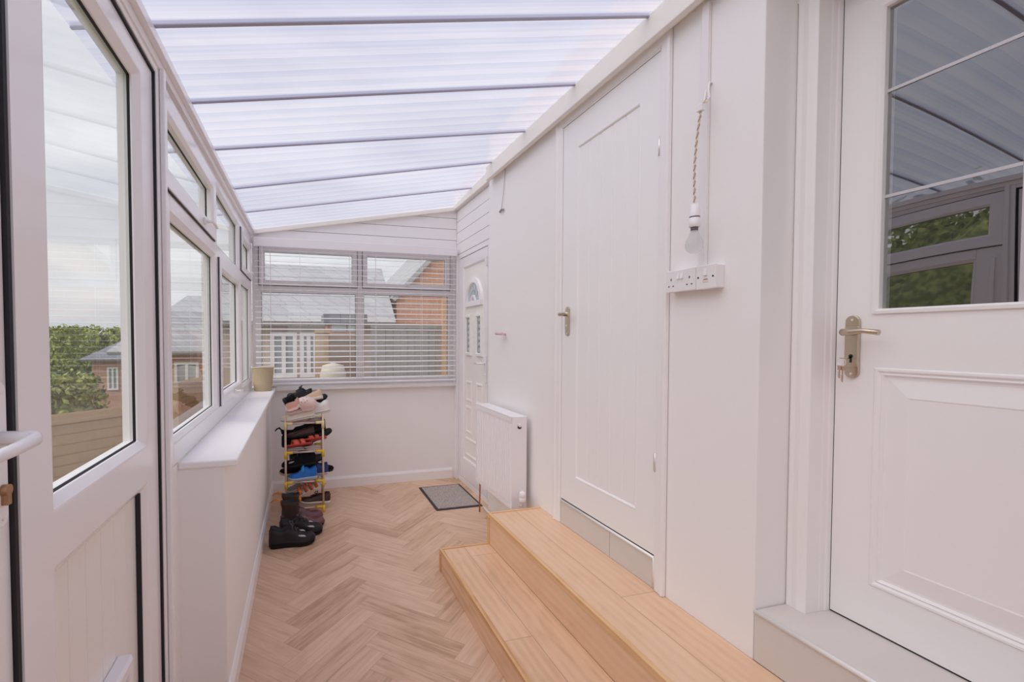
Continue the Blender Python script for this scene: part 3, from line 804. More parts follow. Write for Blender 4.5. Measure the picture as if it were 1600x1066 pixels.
# ============================================================ door 2: cottage door on the right wall
def lever_handle(root, P, a, z, h, w, d0, dirn, plain, mat, reach=0.115):
    """long backplate with lever"""
    bm = bm_new(); pts = []
    for k in range(9): t = math.pi * k / 8; pts.append((a + w / 2 * math.cos(t), z + h / 2 - w / 2 + w / 2 * math.sin(t)))
    for k in range(9): t = math.pi + math.pi * k / 8; pts.append((a + w / 2 * math.cos(t), z - h / 2 + w / 2 + w / 2 * math.sin(t)))
    A = [bm.verts.new(P(*q, d0)) for q in pts]; B = [bm.verts.new(P(*q, d0 + 0.007)) for q in pts]
    bm.faces.new(B)
    for k in range(len(A)): bm.faces.new((A[k], A[(k + 1) % len(A)], B[(k + 1) % len(A)], B[k]))
    pbox(bm, P, a - w / 2 + .001, a + w / 2 - .001, z - h * .32, z + h * .32, d0 + .006, d0 + .0095)
    plate = obj('handle_plate', bm, mat, root, bevel=0.002)
    lz = z + h * 0.23
    b = bm_new()
    tube(b, [P(a, lz, d0 + .007), P(a, lz, d0 + .045), P(a + dirn * .006, lz, d0 + .056), P(a + dirn * .03, lz + .001, d0 + .060), P(a + dirn * reach * .6, lz + .004, d0 + .056), P(a + dirn * reach, lz - .002, d0 + .054)],
         [.010, .010, .0115, .010, .0075, .0085], 12)
    obj('lever', b, mat, plate)
    b = bm_new()
    for zz in (z + h / 2 - w * .35, z - h / 2 + w * .35): lathe(b, [(0.0035, d0 + .006), (0.0035, d0 + .0085)][::1], (0, 0, 0), 'X', 10) if False else tube(b, [P(a, zz, d0 + .006), P(a, zz, d0 + .0085)], .0035, 10)
    obj('screw', b, CHROME, plate)
    kz = z - h * .18
    b = bm_new()
    tube(b, [P(a, kz + .006, d0 + .009), P(a, kz + .006, d0 + .0101)], .0062, 14)
    if not plain: pbox(b, P, a - .0032, a + .0032, kz - .014, kz + .006, d0 + .009, d0 + .0101)
    obj('keyhole', b, DARK if not plain else CHROME, plate)
    return plate, kz

def cottage_door():
    P = PR(XR - 0.002); root = struct('door_2', 'white boarded cottage door with small lever handle above beige tiles', 'door', (XR, 2.04, 0.46))
    y0, y1, z0, z1 = 1.636, 2.386, 0.466, 2.598
    b = bm_new(); pr = (1.752, 0.620, 2.246, 2.445)
    leaf(b, P, (y0, z0, y1, z1), [(pr, [(0, 0), (0.004, 0.002), (0.009, -0.0005), (0.013, -0.0055)], False)], 0.04)
    a0, a1 = pr[0] + .013, pr[2] - .013; n = 5; w = (a1 - a0) / n; gx = 0.0035
    for k in range(n):
        q = a0 + k * w
        segs = [(q, q + gx, -.0095 if k else -.0055, -.0055), (q + gx, q + w - gx, -.0055, -.0055), (q + w - gx, q + w, -.0055, -.0095 if k < n - 1 else -.0055)]
        for (u0, u1, d0, d1) in segs:
            quad(b, [P(u0, pr[1] + .013, d0), P(u1, pr[1] + .013, d1), P(u1, pr[3] - .013, d1), P(u0, pr[3] - .013, d0)])
    obj('door_leaf', b, DOORP, root)
    # architrave: head and two legs with a stepped moulding
    b = bm_new(); prof = [(0.000, 0.000), (0.000, 0.016), (0.012, 0.018), (0.020, 0.012), (0.050, 0.010), (0.056, 0.004), (0.058, 0.0)]
    def arch(bm, P, ya, yb, zt, zb, prof):
        loops = []
        for ins, d in prof:
            loops.append([bm.verts.new(P(*q, d)) for q in ((ya - .058 + ins, zb), (ya - .058 + ins, zt + .058 - ins), (yb + .058 - ins, zt + .058 - ins), (yb + .058 - ins, zb))])
        for A, B in zip(loops, loops[1:]):
            for k in range(3): bm.faces.new((A[k], A[k + 1], B[k + 1], B[k]))
    arch(b, P, y0 - .006, y1 + .006, z1 + .006, 0.320, prof)
    obj('architrave', b, PAINT, root)
    b = bm_new()
    pbox(b, P, y0 - .008, y0 - .002, .32, z1 + .006, -.05, .004); pbox(b, P, y1 + .002, y1 + .008, .32, z1 + .006, -.05, .004); pbox(b, P, y0 - .008, y1 + .008, z1 + .003, z1 + .008, -.05, .004)
    obj('door_lining', b, PAINT, root)
    b = bm_new(); pbox(b, P, y0, y1, 0.456, 0.464, -.03, -.006); obj('gap_shade_strip', b, DARK, root)  # black strip stands for the shade in the gap under the door
    lever_handle(root, P, 2.325, 1.495, 0.165, 0.036, 0.001, -1, True, NICKEL, 0.09)
    for z in (2.205, 0.87):
        b = bm_new(); pbox(b, P, y0 - .006, y0 + .010, z - .037, z + .037, .0002, .003)
        tube(b, [P(y0 - .002, z - .04, .005), P(y0 - .002, z + .04, .005)], .004, 8)
        obj('hinge', b, CHROME, root)
cottage_door()

# ============================================================ door 1: glazed panel door, near right
def glazed_door():
    XD = 1.690; P = PR(XD); root = struct('door_1', 'large white glazed door with nickel lever handle and raised lower panel', 'door', (XD, 0.7, 0.49))
    y0, y1, z0, z1 = 0.335, 1.107, 0.494, 2.50
    g = (0.462, 1.475, 1.006, 2.405)
    lp = (0.448, 0.632, 1.000, 1.310)
    b = bm_new()
    panel = [(0, 0), (0.004, 0.004), (0.010, 0.004), (0.016, -0.002), (0.021, 0.001), (0.027, -0.007), (0.034, -0.007), (0.085, 0.0015), (0.089, 0.0)]
    leaf(b, P, (y0, z0, y1, z1), [(g, [(-0.001, 0), (-0.001, 0.007), (0.008, 0.008), (0.014, 0.002), (0.014, -0.044)], False), (lp, panel, True)], 0.044, glazed=(0,))
    obj('door_leaf', b, DOORP, root)
    gg = (g[0] + .014, g[1] + .014, g[2] - .014, g[3] - .014)
    # the pane is faintly bowed, as the bent reflections show
    b = bm_new(); n = 24; vs = {}
    for i in range(n + 1):
        for j in range(n + 1):
            u, v = i / n, j / n
            d = -0.014 + 0.0026 * math.sin(math.pi * u) * math.sin(math.pi * v)
            vs[i, j] = b.verts.new(P(gg[0] + (gg[2] - gg[0]) * u, gg[1] + (gg[3] - gg[1]) * v, d))
    for i in range(n):
        for j in range(n):
            b.faces.new((vs[i, j], vs[i + 1, j], vs[i + 1, j + 1], vs[i, j + 1])).smooth = True
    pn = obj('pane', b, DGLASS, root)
    b = bm_new()
    for z in (1.828, 2.143): pbox(b, P, gg[0], gg[2], z - .0045, z + .0045, -.0125, -.0095)
    for y in (0.705,): pbox(b, P, y - .0045, y + .0045, gg[1], gg[3], -.0125, -.0095)
    obj('lead_strip', b, LEAD, pn)
    plate, kz = lever_handle(root, P, 1.058, 1.372, 0.200, 0.040, 0.001, -1, False, NICKEL, 0.10)
    # frame: architrave, jamb and stop
    b = bm_new(); zt = 2.62
    prof = [(1.178, 1.690), (1.178, 1.588), (1.172, 1.583), (1.158, 1.586), (1.140, 1.582), (1.122, 1.585), (1.114, 1.590), (1.114, 1.645), (1.112, 1.650), (1.112, 1.668), (1.1085, 1.672), (1.1085, 1.690)]
    prism(b, [(p[1], p[0]) for p in prof], 'Z', 0.489, zt)
    obj('door_frame', b, PAINT, root, bevel=0.001)
    b = bm_new(); box(b, 1.585, 1.69, 0.30, 1.18, 2.505, 2.60); obj('frame_head', b, PAINT, root, bevel=0.002)
    b = bm_new(); box(b, 1.585, 1.69, 0.281, 0.333, 0.489, 2.60); obj('door_frame', b, PAINT, root, bevel=0.002)
    b = bm_new(); box(b, XD, XD + .02, 0.335, 1.106, 0.4895, 0.4935); obj('gap_shade_strip', b, DARK, root)  # shade under the leaf, put in as a thin black strip
    # keys hanging in the lock
    kr = thing('key_bunch', 'small bunch of keys hanging from the lock of the glazed door', 'keys', P(1.058, kz, .01))
    k0 = 1.060
    b = bm_new(); tube(b, [P(k0, kz, .010), P(k0, kz, .030)], .0022, 8); tube(b, [P(k0 + math.cos(t) * .008, kz, .038 + math.sin(t) * .008) for t in [2 * math.pi * i / 12 for i in range(13)]], .0022, 6)
    obj('key', b, NICKEL, kr)
    b = bm_new(); tube(b, [P(k0 + .004 + math.cos(t) * .012, kz - .012 + math.sin(t) * .014, .042) for t in [2 * math.pi * i / 20 for i in range(21)]], .0009, 6)
    obj('key_ring', b, CHROME, kr)
    for dx, dl in ((0.0, 0.052), (0.007, 0.040)):
        b = bm_new(); z0_ = kz - .024
        pbox(b, P, k0 - .004 + dx, k0 + .006 + dx, z0_ - .014, z0_, .040 + dx * .4, .0422 + dx * .4)
        pbox(b, P, k0 - .001 + dx, k0 + .0025 + dx, z0_ - dl, z0_ - .014, .0403 + dx * .4, .042 + dx * .4)
        for q in range(4): pbox(b, P, k0 + .0025 + dx, k0 + .005 + dx, z0_ - dl + .004 + q * .005, z0_ - dl + .0065 + q * .005, .0403 + dx * .4, .042 + dx * .4)
        obj('key', b, M('bronze_key', (.62, .42, .32), .35, metal=.8), kr)
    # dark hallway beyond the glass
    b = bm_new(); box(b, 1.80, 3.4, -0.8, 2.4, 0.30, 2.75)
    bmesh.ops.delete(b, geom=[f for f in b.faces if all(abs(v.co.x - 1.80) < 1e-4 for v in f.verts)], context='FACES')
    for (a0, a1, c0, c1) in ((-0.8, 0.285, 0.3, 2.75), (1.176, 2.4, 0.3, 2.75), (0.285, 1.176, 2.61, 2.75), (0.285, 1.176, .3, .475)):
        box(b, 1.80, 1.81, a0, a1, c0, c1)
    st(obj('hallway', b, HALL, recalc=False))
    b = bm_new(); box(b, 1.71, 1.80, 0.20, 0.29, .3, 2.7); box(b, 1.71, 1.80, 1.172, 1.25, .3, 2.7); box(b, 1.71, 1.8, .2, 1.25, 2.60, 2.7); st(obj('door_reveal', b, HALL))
glazed_door()

# ============================================================ back door, far right
def back_door():
    P = PR(XF + 0.004); root = struct('door_5', 'white back door with arched fan light and two narrow patterned panes', 'door', (XF, 3.95, 0.03))
    y0, y1, z0, z1 = 3.600, 4.300, 0.05, 2.165
    b = bm_new()
    for (a0, a1, b0, b1) in ((3.51, y0 - .006, 0, 2.215), (y1 + .006, 4.334, 0, 2.215), (y0 - .006, y1 + .006, z1 + .006, 2.215), (y0 - .006, y1 + .006, 0, z0 - .006)):
        pbox(b, P, a0, a1, b0, b1, -.06, .004)
    obj('door_frame', b, UPVC, root, bevel=0.002)
    ins = (y0 + .075, 0.24, y1 - .075, 2.075)
    b = bm_new()
    w1 = (4.005, 1.235, 4.165, 1.620); w2 = (3.735, 1.235, 3.895, 1.620)
    l1 = (4.005, 0.80, 4.165, 1.00); l2 = (3.735, 0.80, 3.895, 1.00); l3 = (4.005, .50, 4.165, .76); l4 = (3.735, .50, 3.895, .76); l5 = (3.735, .28, 4.165, .46)
    leaf(b, P, (y0, z0, y1, z1), [(ins, [(0, 0), (0.010, -0.006), (0.016, -0.014)], False)], 0.05)
    obj('door_leaf', b, UPVC, root, bevel=0.0015)
    b = bm_new()
    i2 = (ins[0] + .016, ins[1] + .016, ins[2] - .016, ins[3] - .016)
    rp = [(0, -.014), (0.006, -.006), (0.018, -.004), (0.026, -.010), (0.030, -.014)]
    sheet(b, P, i2, [w1, w2, l1, l2, l3, l4, l5], -.014)
    for r in (w1, w2): rings(b, P, r, [(0, -.014), (0.005, .004), (0.026, .006), (0.032, -.004), (0.034, -.016)])
    for r in (l1, l2, l3, l4, l5): rings(b, P, r, rp, cap=True)
    pnl = obj('insert_panel', b, UPVCP, root, bevel=0.001)
    for r in (w1, w2):
        g = (r[0] + .034, r[1] + .034, r[2] - .034, r[3] - .034)
        b = bm_new(); glazing(b, P, g, -.010); gl = obj('pane', b, RGLASS, root, recalc=False)
        b = bm_new(); n = 6
        for k in range(n):
            z = g[1] + (k + .5) * (g[3] - g[1]) / n; c = (g[0] + g[2]) / 2
            prism(b, [(c - .02, z), (c, z - .022), (c + .02, z), (c, z + .022)], 'X', XF + .010, XF + .0125)
        obj('leaded_pattern', b, M('blue_grey_lead', (0.6, 0.68, 0.74), 0.4), gl)
    # arched fan light
    cy_, cz, ro, ri = 3.95, 1.735, 0.205, 0.150
    b = bm_new(); n = 24; prof = [(ro, -.014), (ro - .008, .004), (ri + .010, .008), (ri, -.004), (ri, -.018)]
    loops = [[b.verts.new(P(cy_ + r * math.cos(math.pi * k / n), cz + r * 1.05 * math.sin(math.pi * k / n), d)) for k in range(n + 1)] for r, d in prof]
    for A, B in zip(loops, loops[1:]):
        for k in range(n): b.faces.new((A[k], A[k + 1], B[k + 1], B[k]))
    pbox(b, P, cy_ - ro, cy_ + ro, cz - .045, cz, -.014, .007)
    loops = [[b.verts.new(P(cy_ + r * math.cos(math.pi * k / n), cz + r * math.sin(math.pi * k / n), d)) for k in range(n + 1)] for r, d in ((.058, -.012), (.055, .006), (.034, .006), (.030, -.012))]
    for A, B in zip(loops, loops[1:]):
        for k in range(n): b.faces.new((A[k], A[k + 1], B[k + 1], B[k]))
    arch = obj('arch_frame', b, UPVC, root)
    b = bm_new(); vs = [b.verts.new(P(cy_ + ri * math.cos(math.pi * k / n), cz + ri * 1.05 * math.sin(math.pi * k / n), -.010)) for k in range(n + 1)]; b.faces.new(vs)
    fan = obj('fan_light', b, RGLASS, root, recalc=False)
    b = bm_new()
    for t in (36, 72, 108, 144):
        c, s = math.cos(R(t)), math.sin(R(t)); tube(b, [P(cy_ + .05 * c, cz + .05 * s, -.006), P(cy_ + ri * c, cz + ri * s, -.006)], .003, 6)
    tube(b, [P(cy_ + .10 * math.cos(R(t)), cz + .10 * math.sin(R(t)), -.006) for t in range(0, 181, 15)], .003, 6)
    obj('leaded_pattern', b, M('blue_lead', (0.55, 0.66, 0.75), 0.4), fan)
    b = bm_new(); pbox(b, P, 3.622, 3.652, 1.02, 1.25, .001, .010); pl = obj('handle_plate', b, WMETAL, root, bevel=.003)
    b = bm_new(); tube(b, [P(3.637, 1.185, .008), P(3.637, 1.185, .05), P(3.65, 1.184, .058), P(3.755, 1.182, .055)], .009, 10); obj('lever', b, WMETAL, pl)
    b = bm_new(); tube(b, [P(3.637, 1.09, .008), P(3.637, 1.09, .014)], .008, 10); obj('lock_cylinder', b, CHROME, pl)
    b = bm_new(); pbox(b, P, 3.585, 3.61, 2.00, 2.08, .003, .022); obj('door_catch', b, WPLAST, root, bevel=.003)
    b = bm_new(); pbox(b, P, 3.594, 3.600, .05, 2.17, -.02, .002); obj('seal', b, GASKET, root)
back_door()

# ============================================================ radiator
def radiator():
    y0, y1, z0, z1, xf, xb = 2.765, 3.415, 0.268, 0.882, 1.312, 1.418
    root = thing('radiator', 'white panel radiator on the right wall beyond the steps', 'radiator', (1.36, 3.09, z0))
    b = bm_new()
    # fluted front panel
    n = 19; w = (y1 - y0 - .03) / n; pts = [(y0, xf + .006), (y0 + .012, xf)]
    for k in range(n):
        a = y0 + .015 + k * w
        pts += [(a + w * .12, xf), (a + w * .30, xf + .0055), (a + w * .42, xf + .0055), (a + w * .60, xf)]
    pts += [(y1 - .012, xf), (y1, xf + .006)]
    for (pa, pb) in zip(pts, pts[1:]):
        quad(b, [(pa[1], pa[0], z0 + .03), (pb[1], pb[0], z0 + .03), (pb[1], pb[0], z1 - .045), (pa[1], pa[0], z1 - .045)])
    for (za, zb, xa_, xb_) in ((z1 - .045, z1 - .030, 0, -.002), (z1 - .030, z1 - .004, -.002, -.002), (z0, z0 + .03, -.0, 0)):
        quad(b, [(xf + xa_, y0, za), (xf + xa_, y1, za), (xf + xb_, y1, zb), (xf + xb_, y0, zb)])
    quad(b, [(xf, y0, z0), (xf, y1, z0), (xf + .012, y1, z0 - .0), (xf + .012, y0, z0)])
    obj('front_panel', b, WMETAL, root, smooth=False)
    b = bm_new(); box(b, xb - .014, xb, y0 + .01, y1 - .01, z0, z1 - .01); obj('rear_panel', b, WMETAL, root, bevel=.003)
    b = bm_new()
    for k in range(20):
        ya = y0 + .02 + k * (y1 - y0 - .04) / 20
        box(b, xf + .014, xb - .016, ya, ya + .002, z0 + .03, z1 - .03)
    obj('convector_fins', b, WMETAL, root)
    for (ya, yb) in ((y0 - .003, y0 + .0005), (y1 - .0005, y1 + .003)):
        b = bm_new(); box(b, xf - .001, xb, ya, yb, z0, z1); obj('side_cover', b, WMETAL, root, bevel=.002)
    b = bm_new(); box(b, xf - .002, xb, y0 - .003, y1 + .003, z1 - .004, z1 + .001)
    for k in range(0): pass
    obj('top_grille', b, WMETAL, root, bevel=.002)
    b = bm_new(); lathe(b, [(0.012, 0), (0.012, -.010), (0.009, -.012)], (1.365, y0 - .003, z1 - .055), 'Y', 14); pl = obj('vent_plug', b, WPLAST, root)
    b = bm_new(); lathe(b, [(0.014, 0), (0.014, -.003)], (1.365, y0 - .003, z1 - .066), 'Y', 14); obj('plug_socket', b, DARK, pl)
    b = bm_new(); lathe(b, [(0.0, -.01), (0.020, 0), (0.023, .012), (0.023, .030), (0.0205, .033), (0.022, .036), (0.022, .058), (0.018, .072), (0.0, .076)], (1.372, y0 - .038, .326), 'Z', 18)
    tube(b, [(1.372, y0 - .038, .33), (1.372, y0 - .03, .30), (1.372, y0 + .01, .295)], .008, 8)
    obj('thermostatic_valve', b, WPLAST, root)
    b = bm_new(); tube(b, [(1.36, y1 + .04, .28), (1.362, y1 + .042, .20), (1.36, y1 + .042, 0.0)], .006, 8); obj('copper_pipe', b, COPPER, root)
    b = bm_new(); tube(b, [(1.36, y1 - .02, .295), (1.36, y1 + .04, .295)], .011, 8); tube(b, [(1.36, y1 + .042, .27), (1.36, y1 + .042, .32)], .014, 8); obj('lockshield_valve', b, CHROME, root)
    b = bm_new(); tube(b, [(1.39, 2.65, .045), (1.39, 3.3, .035), (1.395, 3.46, .035), (1.40, 3.47, .02)], .009, 8); obj('floor_pipe', b, PAINT, root)
    for y in (y0 + .1, y1 - .12):
        b = bm_new(); box(b, xb, XR, y, y + .03, z0 + .1, z1 - .08); obj('wall_bracket', b, WMETAL, root)
radiator()

# ============================================================ electrics on the right wall
def rocker(b, P, a, z, w=.012, h=.022):
    hexa(b, [P(a - w / 2, z - h / 2, 0), P(a + w / 2, z - h / 2, 0), P(a + w / 2, z + h / 2, 0), P(a - w / 2, z + h / 2, 0),
             P(a - w / 2, z - h / 2, .006), P(a + w / 2, z - h / 2, .006), P(a + w / 2, z + h / 2, .001), P(a - w / 2, z + h / 2, .001)])
def electrics():
    xs = 1.408
    P = PR(xs)
    r = thing('double_socket', 'white double plug socket on the right wall beside the switch', 'socket', (XR, 1.47, 1.62))
    a0, a1, z0, z1 = 1.402, 1.548, 1.580, 1.666
    b = bm_new(); box(b, xs + .006, XR, a0 + .002, a1 - .002, z0 + .002, z1 - .002); obj('back_box', b, WPLAST, r, bevel=.003)
    b = bm_new(); pbox(b, P, a0, a1, z0, z1, -.008, 0); obj('face_plate', b, WPLAST, r, bevel=.003)
    for c in (1.520, 1.430):
        for (a_, h_, za, zb) in ((0, .002, 1.626, 1.635), (-.011, .0032, 1.602, 1.606), (.011, .0032, 1.602, 1.606)):
            b = bm_new(); pbox(b, P, c + a_ - h_, c + a_ + h_, za, zb, -.001, .0008); obj('pin_hole', b, DARK, r)
    for c in (1.484, 1.466):
        b = bm_new(); rocker(b, P, c, 1.640); obj('rocker_switch', b, WPLAST, r, bevel=.001)
    for c in (1.542, 1.408):
        b = bm_new(); tube(b, [P(c, 1.623, -.001), P(c, 1.623, .0012)], .003, 10); obj('screw', b, CHROME, r)
    r = thing('fused_switch', 'white single switched fuse unit right of the double socket', 'switch', (XR, 1.35, 1.62))
    a0, a1 = 1.314, 1.400; z0, z1 = 1.578, 1.666
    b = bm_new(); box(b, xs + .006, XR, a0 + .002, a1 - .001, z0 + .002, z1 - .002); obj('back_box', b, WPLAST, r, bevel=.003)
    b = bm_new(); pbox(b, P, a0, a1, z0, z1, -.008, 0); obj('face_plate', b, WPLAST, r, bevel=.003)
    b = bm_new(); rocker(b, P, 1.357, 1.640, .014, .026); obj('rocker_switch', b, WPLAST, r, bevel=.001)
    b = bm_new(); pbox(b, P, 1.345, 1.369, 1.602, 1.613, -.001, .001); obj('fuse_holder', b, M('cream_plastic', (0.8, 0.68, 0.55), .4), r, bevel=.0005)
    b = bm_new(); pbox(b, P, 1.347, 1.364, 1.6125, 1.6145, -.001, .0014); obj('fuse_slot', b, DARK, r)
    for c in (1.389, 1.325):
        b = bm_new(); tube(b, [P(c, 1.622, -.001), P(c, 1.622, .0012)], .0035, 10); obj('screw', b, DARK, r)
    # surface trunking running up from the switches
    b = bm_new(); box(b, XR - .016, XR - .001, 1.388, 1.418, 1.664, 2.63)
    tag(obj('cable_trunking', b, WPLAST, bevel=.002, loc=(XR, 1.403, 1.664)), 'narrow white cable trunking running up the wall above the sockets', 'trunking')
    # hanging bulb
    r = thing('hanging_bulb', 'bare pearl light bulb hanging by twisted brown flex beside the trunking', 'light bulb', (1.36, 1.36, 1.80))
    cx_, cy_ = 1.372, 1.374
    TW = M('brown_flex', (0.50, 0.36, 0.26), .7); TW2 = M('cream_flex', (0.80, 0.70, 0.60), .7)
    def path(z):
        t = (z - 1.885) / (2.235 - 1.885); return Vector((cx_ + .012 * t, cy_ + .010 * math.sin(t * math.pi) - .012 * t * t, z))
    for ph, mt in ((0, TW), (math.pi, TW2)):
        pts = []; n = 120
        for k in range(n + 1):
            z = 1.885 + (2.225 - 1.885) * k / n; p = path(z); a = ph + k * .62
            pts.append(p + Vector((math.cos(a), math.sin(a), 0)) * .0024)
        b = bm_new(); tube(b, pts, .0024, 6); obj('flex_strand', b, mt, r)
    b = bm_new(); lathe(b, [(.008, 0), (.0155, -.002), (.017, -.045), (.017, -.046)], (cx_, cy_, 1.886), 'Z', 18)
    lathe(b, [(.0185, -.050), (.0185, -.082), (.017, -.084)], (cx_, cy_, 1.886), 'Z', 18); obj('lamp_holder', b, WPLAST, r)
    b = bm_new(); lathe(b, [(.0175, -.0455), (.0175, -.0505)], (cx_, cy_, 1.886), 'Z', 18); obj('collar', b, M('dark_grey_ring', (.10, .09, .10), .4, .6), r); b = bm_new(); lathe(b, [(.0125, -.083), (.0125, -.096)], (cx_, cy_, 1.886), 'Z', 18); obj('collar', b, M('dark_grey_metal', (.18, .16, .17), .4, .6), r)
    b = bm_new(); pr = [(.012, -.094), (.0135, -.102), (.020, -.116), (.0275, -.132), (.030, -.146), (.0285, -.158), (.022, -.170), (.012, -.177), (.0, -.179)]
    lathe(b, pr, (cx_, cy_, 1.886), 'Z', 24, closed=False); obj('bulb', b, BULBG, r)
    b = bm_new(); tube(b, [(XR, 1.385, 2.335), (1.43, 1.375, 2.33), (1.415, 1.365, 2.300), (1.418, 1.362, 2.27), (1.405, 1.366, 2.252), (1.392, 1.368, 2.25)], .0035, 8)
    tube(b, [(XR, 1.395, 2.33), (1.435, 1.395, 2.31), (1.425, 1.390, 2.28), (1.41, 1.376, 2.256)], .0035, 8); obj('cable_tail', b, WPLAST, r)
    b = bm_new(); box(b, 1.376, 1.394, 1.355, 1.380, 2.215, 2.240); obj('terminal_block', b, WPLAST, r, bevel=.003)
    for i, (c, nm) in enumerate((((.75, .42, .03), 'yellow_wire'), ((.10, .25, .6), 'blue_wire'), ((.30, .10, .05), 'brown_wire'))):
        b = bm_new(); tube(b, [(1.41, 1.372 - .004 * i, 2.262), (1.40, 1.364 + .006 * i, 2.252), (1.388, 1.36 + .007 * i, 2.238)], .0022, 6); obj('wire', b, M(nm, c, .5), r)['label'] = nm.replace('_', ' ')
    # wire stub near the far end
    r = thing('loose_wire', 'thin white wire hanging down the wall with bare connector at its end', 'wire', (XR, 3.2, 2.7))
    b = bm_new(); tube(b, [(1.447, 3.18, 2.68), (1.444, 3.19, 2.56), (1.442, 3.215, 2.44), (1.44, 3.235, 2.365)], .0022, 6); obj('cable', b, M('grey_cable', (.55, .52, .52), .5), r)
    b = bm_new(); tube(b, [(1.44, 3.262, 2.35), (1.438, 3.235, 2.362), (1.438, 3.195, 2.352)], .007, 8); obj('connector', b, M('tarnished_connector', (.35, .33, .34), .4, .5), r)
    # wall peg
    r = thing('wall_peg', 'short pinkish peg sticking out of the wall above the radiator', 'peg', (XR, 3.2, 1.43))
    b = bm_new(); tube(b, [(XR, 3.17, 1.428), (1.425, 3.172, 1.430), (1.400, 3.175, 1.432)], .008, 10); tube(b, [(1.40, 3.12, 1.430), (1.40, 3.235, 1.434)], [.009, .010], 12); obj('peg_rod', b, M('pinkish_wood', (.72, .52, .52), .5), r)
electrics()

# ============================================================ doormat, basket
def doormat():
    r = thing('doormat', 'grey speckled doormat with black rubber border by the back door', 'doormat', (1.23, 3.87, 0))
    ROT = 0.0
    b = bm_new(); box(b, 1.030, 1.430, 3.565, 4.165, 0, .006); obj('rubber_border', b, M('mat_rubber', (.05, .04, .045), .8), r, bevel=.002)
    b = bm_new(); box(b, 1.052, 1.408, 3.590, 4.140, .005, .010); obj('carpet_pile', b, speckle('mat_pile', (.26, .22, .20), (.60, .54, .50), 240), r)
doormat()
def basket():
    c = (-0.330, 4.195, 0.952)
    r = thing('woven_basket', 'small natural woven basket standing on the left sill in the corner', 'basket', c)
    b = bm_new(); prof = [(.066, 0), (.072, .006), (.078, .07), (.085, .14), (.089, .196), (.090, .200), (.088, .203), (.084, .198), (.078, .12), (.068, .01), (.0, .008)]
    lathe(b, prof, c, 'Z', 32, closed=False); 
    b.faces.new([v for v in b.verts if abs(v.co.z - c[2]) < 1e-6][:32][::-1])
    obj('basket_body', b, weave('seagrass_weave', (.40, .30, .17), (.66, .55, .38)), r)
    b = bm_new(); tube(b, [(c[0] + .0905 * math.cos(t), c[1] + .0905 * math.sin(t), c[2] + .203 + .003 * math.sin(3 * t)) for t in [2 * math.pi * k / 32 for k in range(33)]], .005, 8)
    obj('rim', b, M('white_rim', (.72, .66, .60), .8), r)
    b = bm_new(); lathe(b, [(.085, .196), (.078, .12), (.070, .03), (.0, .028)], c, 'Z', 28, closed=False); obj('liner', b, M('grey_liner', (.45, .43, .42), .8), r)
basket()

# ============================================================ shoe rack
YELLOW = M('yellow_plastic', (0.80, 0.55, 0.05), .35); CREAMP = M('cream_yellow_plastic', (0.80, 0.66, 0.36), .4)
RAIL = M('steel_tube', (0.62, 0.52, 0.50), .3, metal=.7); POST = M('beige_tube', (0.66, 0.52, 0.42), .35, metal=.2)
TX0, TX1, TY0, TY1 = -0.137, 0.150, 3.80, 4.06
TIERS = [0.045, 0.255, 0.495, 0.725]
def rack():
    r = thing('shoe_rack', 'narrow four-tier shoe rack with yellow corner joints near the back wall', 'shoe rack', (0.005, 3.93, 0))
    for x in (TX0, TX1):
        for y in (TY0, TY1):
            b = bm_new(); tube(b, [(x, y, 0.0), (x, y, 0.785)], .0085, 10); obj('post', b, POST, r)
    for z in TIERS:
        mt = CREAMP if z > .7 else YELLOW
        for x, s in ((TX0, 1), (TX1, -1)):
            for y, t in ((TY0, 1), (TY1, -1)):
                b = bm_new(); zz = z if z > .05 else z + .0
                tube(b, [(x, y, max(zz - .045, .001)), (x, y, zz + .014)], .0125, 10)
                tube(b, [(x, y, zz), (x + s * .055, y, zz)], .0115, 10); tube(b, [(x, y, zz), (x, y + t * .045, zz)], .0115, 10)
                obj('corner_joint', b, mt, r)
        for y in (TY0, TY1):
            b = bm_new(); tube(b, [(TX0 + .05, y, z), (TX1 - .05, y, z)], .0075, 8); obj('cross_rail', b, RAIL, r)
        for x in (TX0, TX1):
            b = bm_new(); tube(b, [(x, TY0 + .04, z), (x, TY1 - .04, z)], .0075, 8); obj('side_rail', b, RAIL, r)
        for y in (TY0 + .065, TY0 + .13, TY0 + .195):
            b = bm_new(); tube(b, [(TX0 + .004, y, z + .002), (TX1 - .004, y, z + .002)], .005, 8); obj('shelf_bar', b, RAIL, r)
rack()

